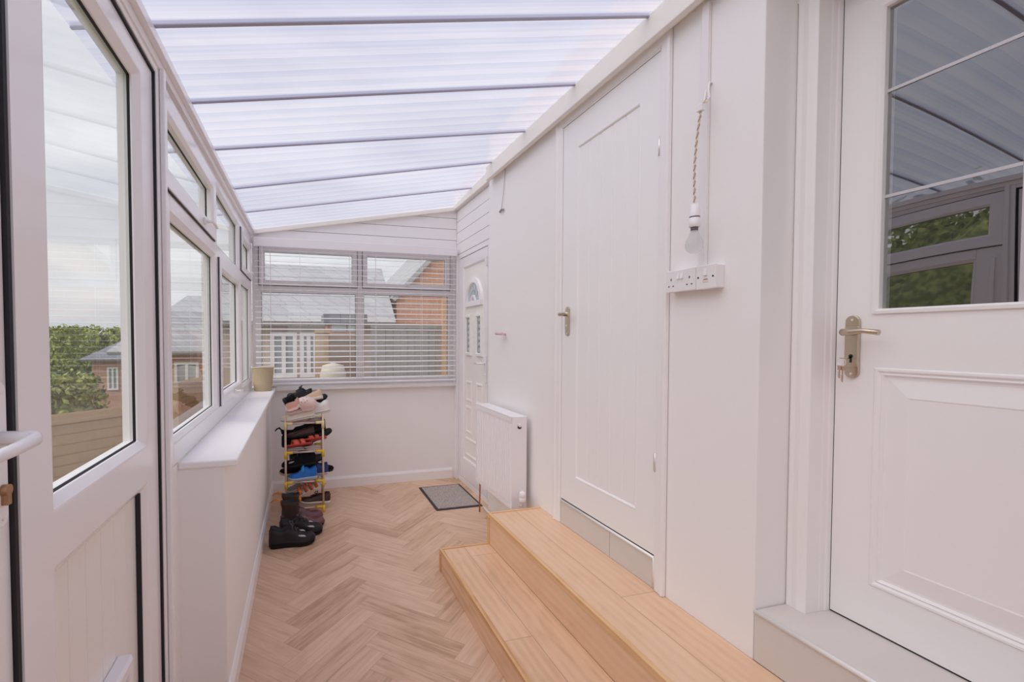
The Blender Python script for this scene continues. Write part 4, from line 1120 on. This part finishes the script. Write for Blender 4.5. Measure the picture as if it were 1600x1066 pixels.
# ============================================================ shoes
def lerp_tab(tab, s):
    for (a, va), (b, vb) in zip(tab, tab[1:]):
        if s <= b:
            t = (s - a) / (b - a) if b > a else 0; t = max(0, min(1, t)); t = t * t * (3 - 2 * t)
            return va + (vb - va) * t
    return tab[-1][1]
WID = [(0, .30), (.04, .58), (.12, .76), (.30, .74), (.48, .80), (.70, 1.0), (.84, .95), (.94, .68), (1.0, .25)]
CEN = [(0, 0), (.3, 0), (.6, .04), (.8, .03), (1, -.03)]
HT = {
 'trainer': [(0, .82), (.04, 1.06), (.12, 1.04), (.26, .84), (.40, 1.10), (.47, 1.06), (.58, .76), (.70, .54), (.82, .46), (.93, .38), (1, .12)],
 'shoe':    [(0, .80), (.05, 1.0), (.14, .98), (.30, .80), (.42, .78), (.55, .62), (.70, .48), (.84, .42), (.94, .34), (1, .12)],
 'clog':    [(0, .35), (.05, .55), (.14, .55), (.34, .60), (.46, 1.0), (.58, 1.0), (.74, .90), (.88, .66), (.96, .42), (1, .15)],
 'boot':    [(0, .80), (.06, 1.0), (.20, 1.0), (.40, 1.0), (.50, .85), (.60, .66), (.74, .52), (.86, .50), (.95, .38), (1, .12)],
}
def shoe(kind, label, loc, rot, L, H, upper, sole, lining=None, lace=None, group=None, W=None, st_=.022, cat='shoe', name=None, extra=None, mirror=1):
    """toe towards +x, sole on z = 0, origin at the middle of the sole"""
    W = W or L * .36; name = name or {'trainer': 'trainer', 'shoe': 'shoe', 'clog': 'clog', 'boot': 'ankle_boot', 'sandal': 'sandal'}[kind]
    root = thing(name, label, cat, loc, group); OFF[root.name] = Vector((0, 0, 0)); root.rotation_euler = [R(a) for a in rot]
    ns = 26; N = 15
    def xs(s): return (s - .5) * L
    def spring(s): return .012 * max(0, (s - .72) / .28) ** 2 * (L / .28)
    def sole_loop(k, grow, z): return z
    # sole
    b = bm_new(); loops = []
    for (g, zf, ends) in ((.90, 0, .992), (1.0, .35, 1.0), (1.03, .75, 1.004), (1.0, 1.0, 1.0)):
        ring = []
        for side in (1, -1):
            rng = range(ns + 1) if side == 1 else range(ns - 1, 0, -1)
            for i in rng:
                s = i / ns; w = lerp_tab(WID, s) * W / 2 * g; c = lerp_tab(CEN, s) * W * mirror
                th = st_ * (1.25 - .45 * s)
                if kind == 'sandal' : th = st_
                ring.append(b.verts.new((xs(s) * ends, c + side * w, spring(s) + th * zf)))
        loops.append(ring)
    n = len(loops[0])
    for A, B in zip(loops, loops[1:]):
        for k in range(n): b.faces.new((A[k], A[(k + 1) % n], B[(k + 1) % n], B[k]))
    for ring, rv in ((loops[0], True), (loops[-1], False)):
        for i in range(ns):
            a, c = ring[i], ring[i + 1]; d = ring[(n - i) % n]; e = ring[(n - i - 1) % n] if i < ns else None
            vs = [a, c, ring[(n - i - 1) % n], ring[(n - i) % n]]
            u = []
            for v in vs:
                if v not in u: u.append(v)
            if len(u) > 2: b.faces.new(u)
    so = obj('sole', b, sole, root, smooth=True)
    if kind == 'sandal':
        fb = bm_new()
        for (s0, s1, hh) in extra['straps']:
            m = 10
            for (ra, rb) in ((s0, s1),):
                vs = []
                for q, s in enumerate((ra, (ra + rb) / 2, rb)):
                    row = []
                    for k in range(m + 1):
                        t = math.pi * k / m; w = lerp_tab(WID, min(s, .98)) * W / 2 * 1.0; c = lerp_tab(CEN, s) * W * mirror
                        sx = s + (k / m - .5) * extra.get('skew', 0)
                        row.append(((sx - .5) * L, c + w * math.cos(t), st_ * .8 + hh * math.sin(t) ** .7 + (.002 if q == 1 else 0)))
                    vs.append(row)
                o_ = [[fb.verts.new(p) for p in row] for row in vs]; i_ = [[fb.verts.new((p[0], p[1] * .95, p[2] - .003)) for p in row] for row in vs]
                for rws in (o_, i_):
                    for A, B in zip(rws, rws[1:]):
                        for k in range(m): fb.faces.new((A[k], A[k + 1], B[k + 1], B[k])).smooth = True
                for A, B in ((o_[0], i_[0]), (o_[-1], i_[-1])):
                    for k in range(m): fb.faces.new((A[k], A[k + 1], B[k + 1], B[k]))
        obj('straps', fb, upper, root)
        return root
    c0, c1 = {'trainer': (.03, .44), 'shoe': (.03, .44), 'clog': (.03, .47), 'boot': (.03, .42)}[kind]
    b = bm_new(); rows = []
    for i in range(ns + 1):
        s = i / ns; w = lerp_tab(WID, s) * W / 2 * .97; c = lerp_tab(CEN, s) * W * mirror; th = st_ * (1.25 - .45 * s)
        h = lerp_tab(HT[kind], s) * H; z0 = spring(s) + th * .85; row = []
        opening = c0 < s < c1
        for k in range(N):
            u = math.cos(math.pi * k / (N - 1)); v = math.sin(math.pi * k / (N - 1))
            y = c + w * (abs(u) ** .62) * (1 if u >= 0 else -1) * (1 - .24 * v); z = z0 + h * v ** .72
            if opening:
                if kind == 'clog' and 3 <= k <= N - 4:
                    y = c + w * .80 * u; z = z0 + .12 * h
                elif kind == 'clog': z = z0 + h * (.97 if k == 2 or k == N - 3 else .6)
                elif 4 <= k <= N - 5:     # inside of the opening
                    y = c + w * .50 * u; z = z0 + (.22 * h if 5 <= k <= N - 6 else .80 * h * .93)
                elif k in (3, N - 4): y = c + w * .74 * (1 if u > 0 else -1); z = z0 + h * .97
            row.append(b.verts.new((xs(s) * .985, y, z)))
        rows.append(row)
    for i, (A, B) in enumerate(zip(rows, rows[1:])):
        s = (i + .5) / ns
        for k in range(N - 1):
            f = b.faces.new((A[k], A[k + 1], B[k + 1], B[k])); f.smooth = True
            if c0 < s < c1 and (2 if kind == 'clog' else 4) <= k <= N - (4 if kind == 'clog' else 6): f.material_index = 1
    b.faces.new(rows[0]); b.faces.new(rows[-1][::-1])
    up = obj('upper', b, [upper, lining or DARK], root, smooth=True)
    if kind == 'boot':
        z1 = extra['top']; b = bm_new(); rr = []
        for q in range(7):
            t = q / 6; zz = H * .55 + (z1 - H * .55) * t; rx = L * (.215 - .03 * math.sin(math.pi * t * .9) + .004 * t); ry = W * .37
            cx_ = -L * .265 - .004 * t
            rr.append([b.verts.new((cx_ + rx * math.cos(a), ry * math.sin(a), zz + (.010 * math.cos(2 * a) if q == 6 else 0))) for a in [2 * math.pi * k / 24 for k in range(24)]])
        for zz, sc in ((z1 - .002, .93), (H * .7, .88)):
            rr.append([b.verts.new((cx_ + L * .20 * sc * math.cos(a), W * .37 * sc * math.sin(a), zz)) for a in [2 * math.pi * k / 24 for k in range(24)]])
        for qi, (A, B) in enumerate(zip(rr, rr[1:])):
            for k in range(24):
                f = b.faces.new((A[k], A[(k + 1) % 24], B[(k + 1) % 24], B[k])); f.smooth = True; f.material_index = 1 if qi > 6 else 0
        b.faces.new(rr[-1])
        obj('shaft', b, [extra['shaft'], DARK], root)
        b = bm_new(); w = .009
        tube(b, [(-L * .47, 0, z1 - .03), (-L * .50, 0, z1 + .006), (-L * .56, .004, z1 + .022), (-L * .64, .012, z1 + .012), (-L * .70, .018, z1 - .006)], [.005, .006, .007, .006, .004], 8)
        obj('pull_tab', b, extra['tab'], root); b = bm_new()
        tube(b, [(-L * .07, 0, z1 - .012), (-L * .055, 0, z1 + .012), (-L * .085, 0, z1 + .014)], [.009, .010, .008], 8)
        obj('pull_tab', b, extra['tab'], root)
    if lace:
        b = bm_new()
        for q in range(5):
            s = .46 + q * .045; w = lerp_tab(WID, s) * W / 2; c = lerp_tab(CEN, s) * W * mirror
            z0 = st_ + lerp_tab(HT[kind], s) * H; sg = 1 if q % 2 else -1
            tube(b, [(xs(s) - .006 * sg, c - w * .45, z0 * .90 + .004), (xs(s), c, z0 + .006), (xs(s) + .006 * sg, c + w * .45, z0 * .90 + .004)], .0042, 6)
        s = .46; z0 = st_ + lerp_tab(HT[kind], s) * H
        for sg in (1, -1):
            tube(b, [(xs(s), 0, z0 + .004), (xs(s) - .006, sg * .016, z0 + .020), (xs(s) + .012, sg * .036, z0 + .006), (xs(s) + .018, sg * .022, z0), (xs(s), 0, z0 + .005)], .0034, 6)
        obj('laces', b, lace, root)
    if kind == 'trainer':
        b = bm_new()
        for side in (1, -1):
            pts = []
            for i in range(13):
                s = .04 + .92 * i / 12; w = lerp_tab(WID, s) * W / 2 * 1.02; c = lerp_tab(CEN, s) * W * mirror
                pts.append((xs(s), c + side * w, spring(s) + st_ * (1.25 - .45 * s) * .62))
            tube(b, pts, .0028, 6)
        obj('sole_stripe', b, lining or (BLKS if sole is BLKR else GREYM), root)
    if extra and 'strap' in extra:
        b = bm_new(); s0 = .50; m = 10; rows = []
        for ds in (-.045, .0, .055):
            s = s0 + ds; w = lerp_tab(WID, s) * W / 2 * .99; c = lerp_tab(CEN, s) * W; h = lerp_tab(HT[kind], s) * H
            rows.append([b.verts.new((xs(s), c + w * abs(math.cos(t)) ** .62 * (1 if math.cos(t) > 0 else -1) * (1 - .22 * math.sin(t)), st_ + .003 + (h + .003) * math.sin(t) ** .72)) for t in [math.pi * (.12 + .76 * k / m) for k in range(m + 1)]])
        for A, B in zip(rows, rows[1:]):
            for k in range(m): b.faces.new((A[k], A[k + 1], B[k + 1], B[k])).smooth = True
        o = obj('strap', b, extra['strap'], root); sm = o.modifiers.new('t', 'SOLIDIFY'); sm.thickness = .004; sm.offset = 1
    if extra and extra.get('holes'):
        b = bm_new()
        for s, u in ((.55, -.35), (.55, .35), (.62, 0), (.66, -.45), (.66, .45), (.73, -.2), (.73, .25), (.60, .65), (.70, .7)):
            w = lerp_tab(WID, s) * W / 2; h = lerp_tab(HT[kind], s) * H; v = math.sqrt(1 - min(.99, abs(u)) ** 2)
            y = w * abs(u) ** .62 * (1 if u > 0 else -1) * (1 - .24 * v); z = st_ * .8 + h * v ** .72
            tube(b, [(xs(s), y, z - .003), (xs(s), y * 1.01, z + .0018)], .0042, 8)
        obj('vent_holes', b, extra['holes'], root)
    if extra and 'strip' in extra:
        for side in (1, -1):
            b = bm_new(); mt = extra['strip']
            pts = []
            for s in (.62, .68, .74, .78):
                w = lerp_tab(WID, s) * W / 2 * 1.0; h = lerp_tab(HT[kind], s) * H; pts.append((xs(s), side * w * .86, st_ + h * .55 + .004 * math.sin((s - .62) * 20)))
            tube(b, pts, [.003, .007, .007, .003], 8); obj('reflective_patch', b, mt, root)
    return root

BLK = M('black_leather', (.012, .012, .014), .42, spec=.35, bump=.1); BLKS = M('black_suede', (.008, .008, .010), .9, spec=.2); BLKR = M('black_sole', (.010, .010, .011), .55, spec=.3)
WHT = M('white_leather', (.74, .70, .66), .5); WHT2 = M('off_white_canvas', (.70, .63, .54), .8); WSOLE = M('white_sole', (.76, .72, .66), .6)
PINK = M('pink_foam', (.78, .60, .57), .6); PINKD = M('deep_pink_lining', (.70, .38, .33), .6); PHOLE = M('dusky_hole', (.42, .28, .27), .8)
BEI = M('beige_suede', (.62, .45, .31), .85); TAN = M('tan_lining', (.50, .28, .10), .7)
BLUE = M('bright_blue', (.01, .16, .55), .5); CYAN = M('light_blue', (.03, .30, .68), .5); NAVY = M('navy_mesh', (.015, .04, .16), .6)
CORAL = M('coral_leather', (.78, .13, .07), .45); CORD = M('coral_sole', (.50, .07, .05), .5)
BRN = M('dark_brown_leather', (.055, .018, .012), .4); OXB = M('oxblood_leather', (.13, .035, .045), .25, coat=.4); BRNS = M('brown_elastic', (.045, .022, .015), .75)
ORG = M('orange_tab', (.70, .24, .03), .6); ORGS = M('orange_brown_strap', (.50, .09, .02), .5); GREYM = M('grey_mesh', (.33, .33, .31), .8); SILV = M('silver_patch', (.55, .55, .56), .35, metal=.5)
LACE = M('dark_grey_lace', (.05, .05, .055), .6)
def shoes():
    G1 = 'shoes on the floor by the rack'; G2 = 'shoes piled on top of the rack'; G3 = 'shoes on the second shelf down'; G4 = 'shoes on the blue trainers shelf'; G5 = 'shoes on the bottom shelf'
    # --- floor
    shoe('trainer', 'chunky black trainer nearest the camera on the floor by the skirting', (-.078, 3.245, .001), (0, 0, 2), .305, .092, BLK, BLKR, lace=LACE, group=G1, st_=.040, extra={'strip': SILV}, mirror=-1)
    shoe('trainer', 'chunky black trainer just behind its pair, in front of the brown boots', (-.020, 3.385, .001), (0, 0, 6), .300, .092, BLK, BLKR, lace=LACE, group=G1, st_=.040, extra={'strip': SILV})
    bx = {'top': .202, 'shaft': BRNS, 'tab': ORG}
    shoe('boot', 'glossy oxblood ankle boot with orange pull tabs behind the black trainers', (-.010, 3.535, .001), (0, 0, 0), .320, .095, OXB, BLKR, group=G1, extra=bx, cat='boot', st_=.020, mirror=-1)
    shoe('boot', 'oxblood ankle boot farther back, its toe beside the rack leg', (-.012, 3.665, .001), (0, 0, 2), .310, .095, OXB, BLKR, group=G1, extra=dict(bx, top=.212), cat='boot', st_=.020)
    # --- bottom tier
    z = TIERS[0] + .009
    shoe('shoe', 'dark brown lace shoe with white sole low on the bottom shelf', (.085, 3.875, z + .004), (0, -5, 180), .245, .070, BRN, WSOLE, lace=BRN, group=G5, st_=.017)
    shoe('sandal', 'orange brown strappy sandal with pale sole leaning on bottom shelf', (.030, 3.850, z + .118), (28, -24, 0), .235, .05, ORGS, WSOLE, group=G5, st_=.016, extra={'straps': [(.20, .32, .055), (.42, .52, .050), (.60, .70, .045), (.78, .88, .035)]})
    shoe('trainer', 'grey and white trainer at the back left of the bottom shelf', (-.020, 4.015, z + .080), (0, 18, 170), .230, .070, GREYM, WSOLE, lace=WSOLE, group=G5)
    shoe('trainer', 'pale grey trainer lying on its side at back right of bottom shelf', (.075, 3.985, z + .118), (0, 10, 15), .215, .055, WHT2, WSOLE, lace=GREYM, group=G5)
    # --- second tier
    z = TIERS[1] + .009
    shoe('trainer', "child's bright blue strap trainer with white sole at shelf front", (-.008, 3.850, z), (0, 0, 180), .225, .078, BLUE, WSOLE, lining=CYAN, group=G4, W=.085, extra={'strap': CYAN}, st_=.020)
    shoe('trainer', "child's navy trainer with white sole behind the bright blue one", (.085, 3.935, z), (0, 0, 178), .225, .078, NAVY, WSOLE, lining=NAVY, group=G4, W=.085, extra={'strap': BLUE}, st_=.020)
    shoe('shoe', 'black shoe with tan sole at the left of the blue trainers shelf', (-.060, 3.990, z + .004), (0, 0, 172), .27, .08, BLKS, BEI, group=G4)
    shoe('shoe', 'pointed black shoe whose toe sticks out right of the blue trainers', (.110, 4.02, z + .012), (0, 6, 0), .27, .075, BLKS, BLKR, group=G4)
    shoe('trainer', 'black trainer with silver ring lying above the blue trainer', (-.035, 3.905, z + .092), (0, 4, 176), .275, .082, BLKS, BLKR, lace=LACE, group=G4, extra={'strip': SILV})
    shoe('trainer', 'black trainer at the back top of the blue trainers shelf', (.030, 3.985, z + .096), (0, -6, 4), .28, .085, BLK, BLKR, lace=LACE, group=G4)
    # --- third tier
    z = TIERS[2] + .009
    shoe('sandal', 'coral red strap sandal at the front, toe to the left', (-.040, 3.850, z + .030), (24, 6, 180), .215, .05, CORAL, CORD, group=G3, W=.085, st_=.012, extra={'straps': [(.30, .46, .045), (.52, .72, .045)], 'skew': .16})
    shoe('sandal', 'coral red strap sandal partly hidden behind its pair', (.085, 3.875, z + .065), (30, 10, 172), .205, .05, CORAL, CORD, group=G3, W=.080, st_=.012, extra={'straps': [(.35, .50, .030), (.56, .74, .032)], 'skew': .16})
    shoe('boot', 'black ankle boot with its shaft jutting out left of the rack', (-.050, 3.965, z + .005), (0, 0, 0), .25, .085, BLKS, BLKR, group=G3, extra={'top': .135, 'shaft': BLKS, 'tab': BLKS}, cat='boot')
    shoe('shoe', 'black shoe with toe raised pointing out right of the rack', (.120, 3.975, z + .050), (0, -24, 0), .26, .080, BLK, BLKR, group=G3)
    shoe('shoe', 'brown black loafer lying across the middle of the sandals shelf', (-.020, 3.900, z + .095), (0, 5, 175), .22, .055, BRN, BLKR, group=G3)
    shoe('trainer', 'black lace trainer at the top of the sandals shelf', (.050, 3.970, z + .118), (0, 3, 185), .26, .082, BLKS, BLKR, lace=LACE, group=G3)
    # --- top
    z = TIERS[3] + .009
    shoe('trainer', 'off white trainer lowest in the top pile, sole on the rail', (-.040, 3.850, z + .012), (0, 8, 176), .275, .070, WHT2, WSOLE, lace=WHT2, group=G2, st_=.022)
    shoe('trainer', 'white trainer on the right under the pink clog, toe to the left', (.085, 3.870, z + .045), (0, 9, 180), .265, .075, WHT, WSOLE, lace=WHT, group=G2, st_=.022)
    shoe('clog', 'pale pink foam clog with vent holes on top of the pile', (-.010, 3.835, z + .105), (42, -14, -2), .245, .088, PINK, PINK, lining=PINKD, group=G2, cat='clog', W=.112, extra={'holes': PHOLE}, st_=.020)
    shoe('shoe', 'black shoe hanging down at the left side of the top pile', (-.120, 3.905, z + .092), (10, 62, 8), .19, .075, BLKS, BLKR, group=G2)
    shoe('trainer', 'black laced shoe at the very top behind the pink clog', (-.030, 3.965, z + .165), (0, -4, 178), .20, .065, BLK, BLKR, lace=LACE, group=G2)
    shoe('shoe', 'beige suede shoe behind the pink clog, heel to the right', (.060, 3.925, z + .150), (12, 8, 184), .20, .062, BEI, WHT2, lining=TAN, group=G2)
    shoe('shoe', 'black shoe sticking up at the right of the top pile', (.125, 3.975, z + .105), (0, -40, 0), .21, .085, BLK, BLKR, group=G2)
shoes()

# ============================================================ outside
def fence(name, label, p0, p1, ztop, zbot, mat, cat='fence', vertical=False, posts=True):
    p0, p1 = Vector((*p0, 0)), Vector((*p1, 0)); L = (p1 - p0).length; u = (p1 - p0).normalized(); n = Vector((-u.y, u.x, 0))
    root = thing(name, label, cat, (p0.x, p0.y, zbot))
    def bx(b, s0, s1, d0, d1, z0, z1):
        q = [p0 + u * s + n * d for s, d in ((s0, d0), (s1, d0), (s1, d1), (s0, d1))]
        hexa(b, [(v.x, v.y, z0) for v in q] + [(v.x, v.y, z1) for v in q])
    b = bm_new()
    if vertical:
        k = 0.0
        while k < L - .01: bx(b, k, min(L, k + .095), 0, .018, zbot, ztop - .03); k += .1
    else:
        z = zbot
        while z < ztop - .05: bx(b, 0, L, 0, .015, z, z + .13); bx(b, 0, L, .012, .020, z + .11, z + .15); z += .15
    obj('fence_panel', b, mat, root)
    b = bm_new(); bx(b, 0, L, -.02, .04, ztop - .05, ztop); obj('cap_rail', b, mat, root)
    if posts:
        k = 0
        while k <= L + .01:
            b = bm_new(); bx(b, k - .05, k + .05, -.05, .05, zbot, ztop + .05); obj('fence_post', b, mat, root); k += 1.83
    return root

def house(name, label, x0, x1, y0, y1, z0, ze, zr, wall, roof, ridge='X', over=.25, wins=(), hip=0.0):
    root = thing(name, label, 'house', ((x0 + x1) / 2, (y0 + y1) / 2, z0))
    b = bm_new(); box(b, x0, x1, y0, y1, z0, ze)
    if not hip:
        if ridge == 'X': prism(b, [(y0, ze), (y1, ze), ((y0 + y1) / 2, zr - .06)], 'X', x0, x1)
        else: prism(b, [(x0, ze), (x1, ze), ((x0 + x1) / 2, zr - .06)], 'Y', y0, y1)
    obj('wall', b, wall, root)
    b = bm_new()
    X0, X1, Y0, Y1 = x0 - over, x1 + over, y0 - over, y1 + over; xm, ym = (x0 + x1) / 2, (y0 + y1) / 2; zl = ze - .05
    if ridge == 'X':
        h = hip
        pts = [(X0, Y0, zl), (X1, Y0, zl), (X1, Y1, zl), (X0, Y1, zl), (X0 + h, ym, zr), (X1 - h, ym, zr)]
        fs = [(0, 1, 5, 4), (2, 3, 4, 5), (0, 4, 3), (1, 2, 5)] if h else [(0, 1, 5, 4), (2, 3, 4, 5)]
    else:
        h = hip
        pts = [(X0, Y0, zl), (X1, Y0, zl), (X1, Y1, zl), (X0, Y1, zl), (xm, Y0 + h, zr), (xm, Y1 - h, zr)]
        fs = [(1, 2, 5, 4), (3, 0, 4, 5), (0, 1, 4), (2, 3, 5)] if h else [(1, 2, 5, 4), (3, 0, 4, 5)]
    vs = [b.verts.new(p) for p in pts]
    for f in fs: b.faces.new([vs[i] for i in f])
    r = obj('roof', b, roof, root); m = r.modifiers.new('t', 'SOLIDIFY'); m.thickness = .10; m.offset = 0
    for (face, a0, a1, c0, c1) in wins:
        b = bm_new(); g = bm_new()
        if face == '-Y':
            rings(b, lambda a, c, d: (a, y0 - d, c), (a0, c0, a1, c1), [(0, 0), (0, .05), (.07, .05), (.07, 0)], closed=True)
            am = (a0 + a1) / 2; box(b, am - .035, am + .035, y0 - .045, y0, c0, c1); box(g, a0 + .05, a1 - .05, y0 - .02, y0 - .005, c0 + .05, c1 - .05)
        else:
            rings(b, lambda a, c, d: (x1 + d, a, c), (a0, c0, a1, c1), [(0, 0), (0, .05), (.07, .05), (.07, 0)], closed=True)
            am = (a0 + a1) / 2; box(b, x1, x1 + .045, am - .035, am + .035, c0, c1); box(g, x1 + .005, x1 + .02, a0 + .05, a1 - .05, c0 + .05, c1 - .05)
        w = obj('window', b, UPVC, root); obj('window_pane', g, M('grey_pane', (.34, .37, .40), .1), w)
    return root

def blob_tree(name, label, c, rad, h, n, mat, trunk=True, seed=0, cat='tree', group=None):
    rr = random.Random(seed); root = thing(name, label, cat, (c[0], c[1], c[2]), group)
    bm = bm_new()
    for k in range(n):
        a = rr.uniform(0, 2 * math.pi); q = rad * math.sqrt(rr.random()); zz = rr.uniform(.28, 1.0) * h
        q *= math.sqrt(max(.12, 1 - (zz / h - .55) ** 2 * 2.6))
        p = Vector((c[0] + q * math.cos(a), c[1] + q * math.sin(a), c[2] + zz))
        sz = rr.uniform(.08, .18) * rad
        for t in range(7):
            d = Vector((rr.gauss(0, 1), rr.gauss(0, 1), rr.gauss(0, .8))).normalized(); o_ = p + d * sz * rr.uniform(.4, 1.4)
            u = Vector((rr.gauss(0, 1), rr.gauss(0, 1), rr.gauss(0, 1))).normalized(); v = u.cross(d).normalized(); u = d.cross(v)
            l = min(.075 if rad < 1 else .13 if rad < 2.5 else .35, sz) * rr.uniform(.6, 1.1)
            vs = [bm.verts.new(o_ + u * l * x + v * l * y) for x, y in ((-1, 0), (-.2, -.5), (1, 0), (-.2, .5))]
            bm.faces.new(vs)
    obj('foliage', bm, mat, root, recalc=False)
    bm = bm_new()
    for k in range(max(6, n // 10)):
        a = rr.uniform(0, 2 * math.pi); q = rad * .5 * rr.random(); 
        bmesh.ops.create_icosphere(bm, subdivisions=2, radius=rad * .42, matrix=Matrix.Translation((c[0] + q * math.cos(a), c[1] + q * math.sin(a), c[2] + rr.uniform(.4, .8) * h)))
    for v in bm.verts: v.co += Vector((rr.gauss(0, 1), rr.gauss(0, 1), rr.gauss(0, 1))) * rad * .04
    obj('inner_foliage', bm, mat, root)
    if trunk:
        bm = bm_new(); tube(bm, [(c[0], c[1], c[2]), (c[0] + .05, c[1], c[2] + h * .5)], [rad * .09, rad * .05], 8); obj('trunk', bm, BARK, root)
    return root

def outside():
    b = bm_new(); quad(b, [(-90, -60, -3.0), (60, -60, -3.0), (60, 120, -3.0), (-90, 120, -3.0)]); st(obj('ground', b, GRASS))
    b = bm_new(); box(b, -1.3, 4.5, -2.5, 11.5, -3.0, -0.20); st(obj('garden_terrace', b, PAVE))
    fence('garden_fence', 'pale timber fence across the garden seen through the garden door', (-3.75, 7.55), (-2.35, 8.95), .20, -3.0, FENCE)
    fence('garden_fence', 'timber fence seen low through the side window', (-2.20, 9.3), (-1.66, 12.5), .55, -1.2, FENCE)
    house('brick_house', 'red brick house with grey slate roof seen through garden door', -8.3, -4.9, 22, 29, -4, .55, 2.0, BRICK1, SLATE, 'X', .3, [('-Y', -7.75, -7.35, -.75, .2), ('-Y', -6.6, -6.1, -.75, .2), ('-Y', -8.0, -6.9, -2.6, -1.6)], hip=1.8)
    house('side_house', 'brick bungalow with grey roof seen through the side windows', -4.6, -1.5, 14, 20, -2, 1.05, 2.75, BRICK2, SLATE2, 'X', .25, [('-Y', -3.35, -2.75, -.2, .75)], hip=1.2)
    house('back_house', 'neighbouring house with grey tiled roof behind the back window', -1.4, 1.45, 8.6, 11.4, -.6, 1.70, 2.85, RENDER, SLATE2, 'X', .2, [('-Y', -.55, -.1, .7, 1.5), ('-Y', -.05, .25, .7, 1.5)])
    house('gable_house', 'orange brick gable wall seen at right through the back window', 1.78, 5.4, 9.0, 15, -.6, 2.2, 4.2, BRICK2, SLATE2, 'Y', .08)
    r = thing('garden_shed', 'low flat roofed shed with two small windows behind the blind', 'shed', (.8, 7.6, -.2))
    b = bm_new(); box(b, .36, .90, 7.2, 8.0, -.2, 1.63); obj('wall', b, BRICK1, r)
    b = bm_new(); box(b, .30, .95, 7.1, 8.05, 1.63, 1.76); obj('roof', b, SLATE, r)
    for x in (.42, .66):
        b = bm_new(); box(b, x, x + .22, 7.18, 7.2, 1.50, 1.61); obj('window', b, M('pale_pane', (.55, .6, .6), .2), r)
    fence('slatted_fence', 'brown slatted fence panel behind the middle of the blind', (.33, 6.3), (.80, 6.3), 1.42, -.2, FENCEB, posts=False)
    fence('grey_fence', 'weathered grey fence behind the right half of the blind', (.88, 6.2), (1.86, 6.2), 1.58, -.2, FENCEG, vertical=True, posts=False)
    fence('upright_board_fence', 'pale upright board fence behind the left of the blind', (.16, 6.6), (.36, 6.6), 1.52, -.2, FENCE, vertical=True, posts=False)
    b = bm_new(); box(b, 1.86, 1.96, 6.1, 6.2, -.2, 1.95); tag(obj('timber_post', b, M('orange_timber', (.66, .38, .18), .8), loc=(1.9, 6.15, -.2)), 'tan timber post at the far right behind the blind', 'post')
    b = bm_new(); lathe(b, [(.16, -.2), (.16, .95), (.13, 1.06), (.02, 1.09)], (.36, 5.9, 0), 'Z', 20); tag(obj('water_butt', b, M('cream_plastic_butt', (.62, .56, .46), .5), loc=(.36, 5.9, -.2)), 'pale rounded water butt behind the lower middle of the blind', 'water butt')
    # trees
    TL = ['leftmost tree of the distant line beyond the brick house', 'second tree from the left in the distant line', 'middle tree of the distant line, left of the slate roof', 'distant tree just behind the slate roof of the brick house', 'rightmost distant tree, mostly hidden by the brick house']
    for k in range(5):
        x = -30 + k * 4.5
        blob_tree('distant_tree', TL[k], (x, 52 + rnd.uniform(-2, 2), -3.2), 2.7, rnd.uniform(5.0, 5.6), 520, LEAF, seed=k, group='distant hedge line trees')
    blob_tree('garden_bush', 'leafy green bush behind the garden fence, seen through the garden door', (-4.10, 9.7, -2.8), .72, 3.5, 1100, LEAF, seed=31, cat='bush')
    # big garden trees further left: what the glazed door mirrors
    for k, (x, y, rd, hh) in enumerate(((-9.5, 6.2, 2.4, 7.0), (-10.5, 1.2, 2.4, 6.6), (-11.6, 11.4, 2.4, 6.4))):
        blob_tree('garden_tree', ('tallest yellow green garden tree mirrored in the middle of the glazed door', 'garden tree nearer the camera side mirrored in the glazed door', 'garden tree farthest up the garden mirrored in the glazed door')[k], (x, y, -3), rd, hh, 900, LEAF, seed=50 + k, group='garden trees to the left')
outside()
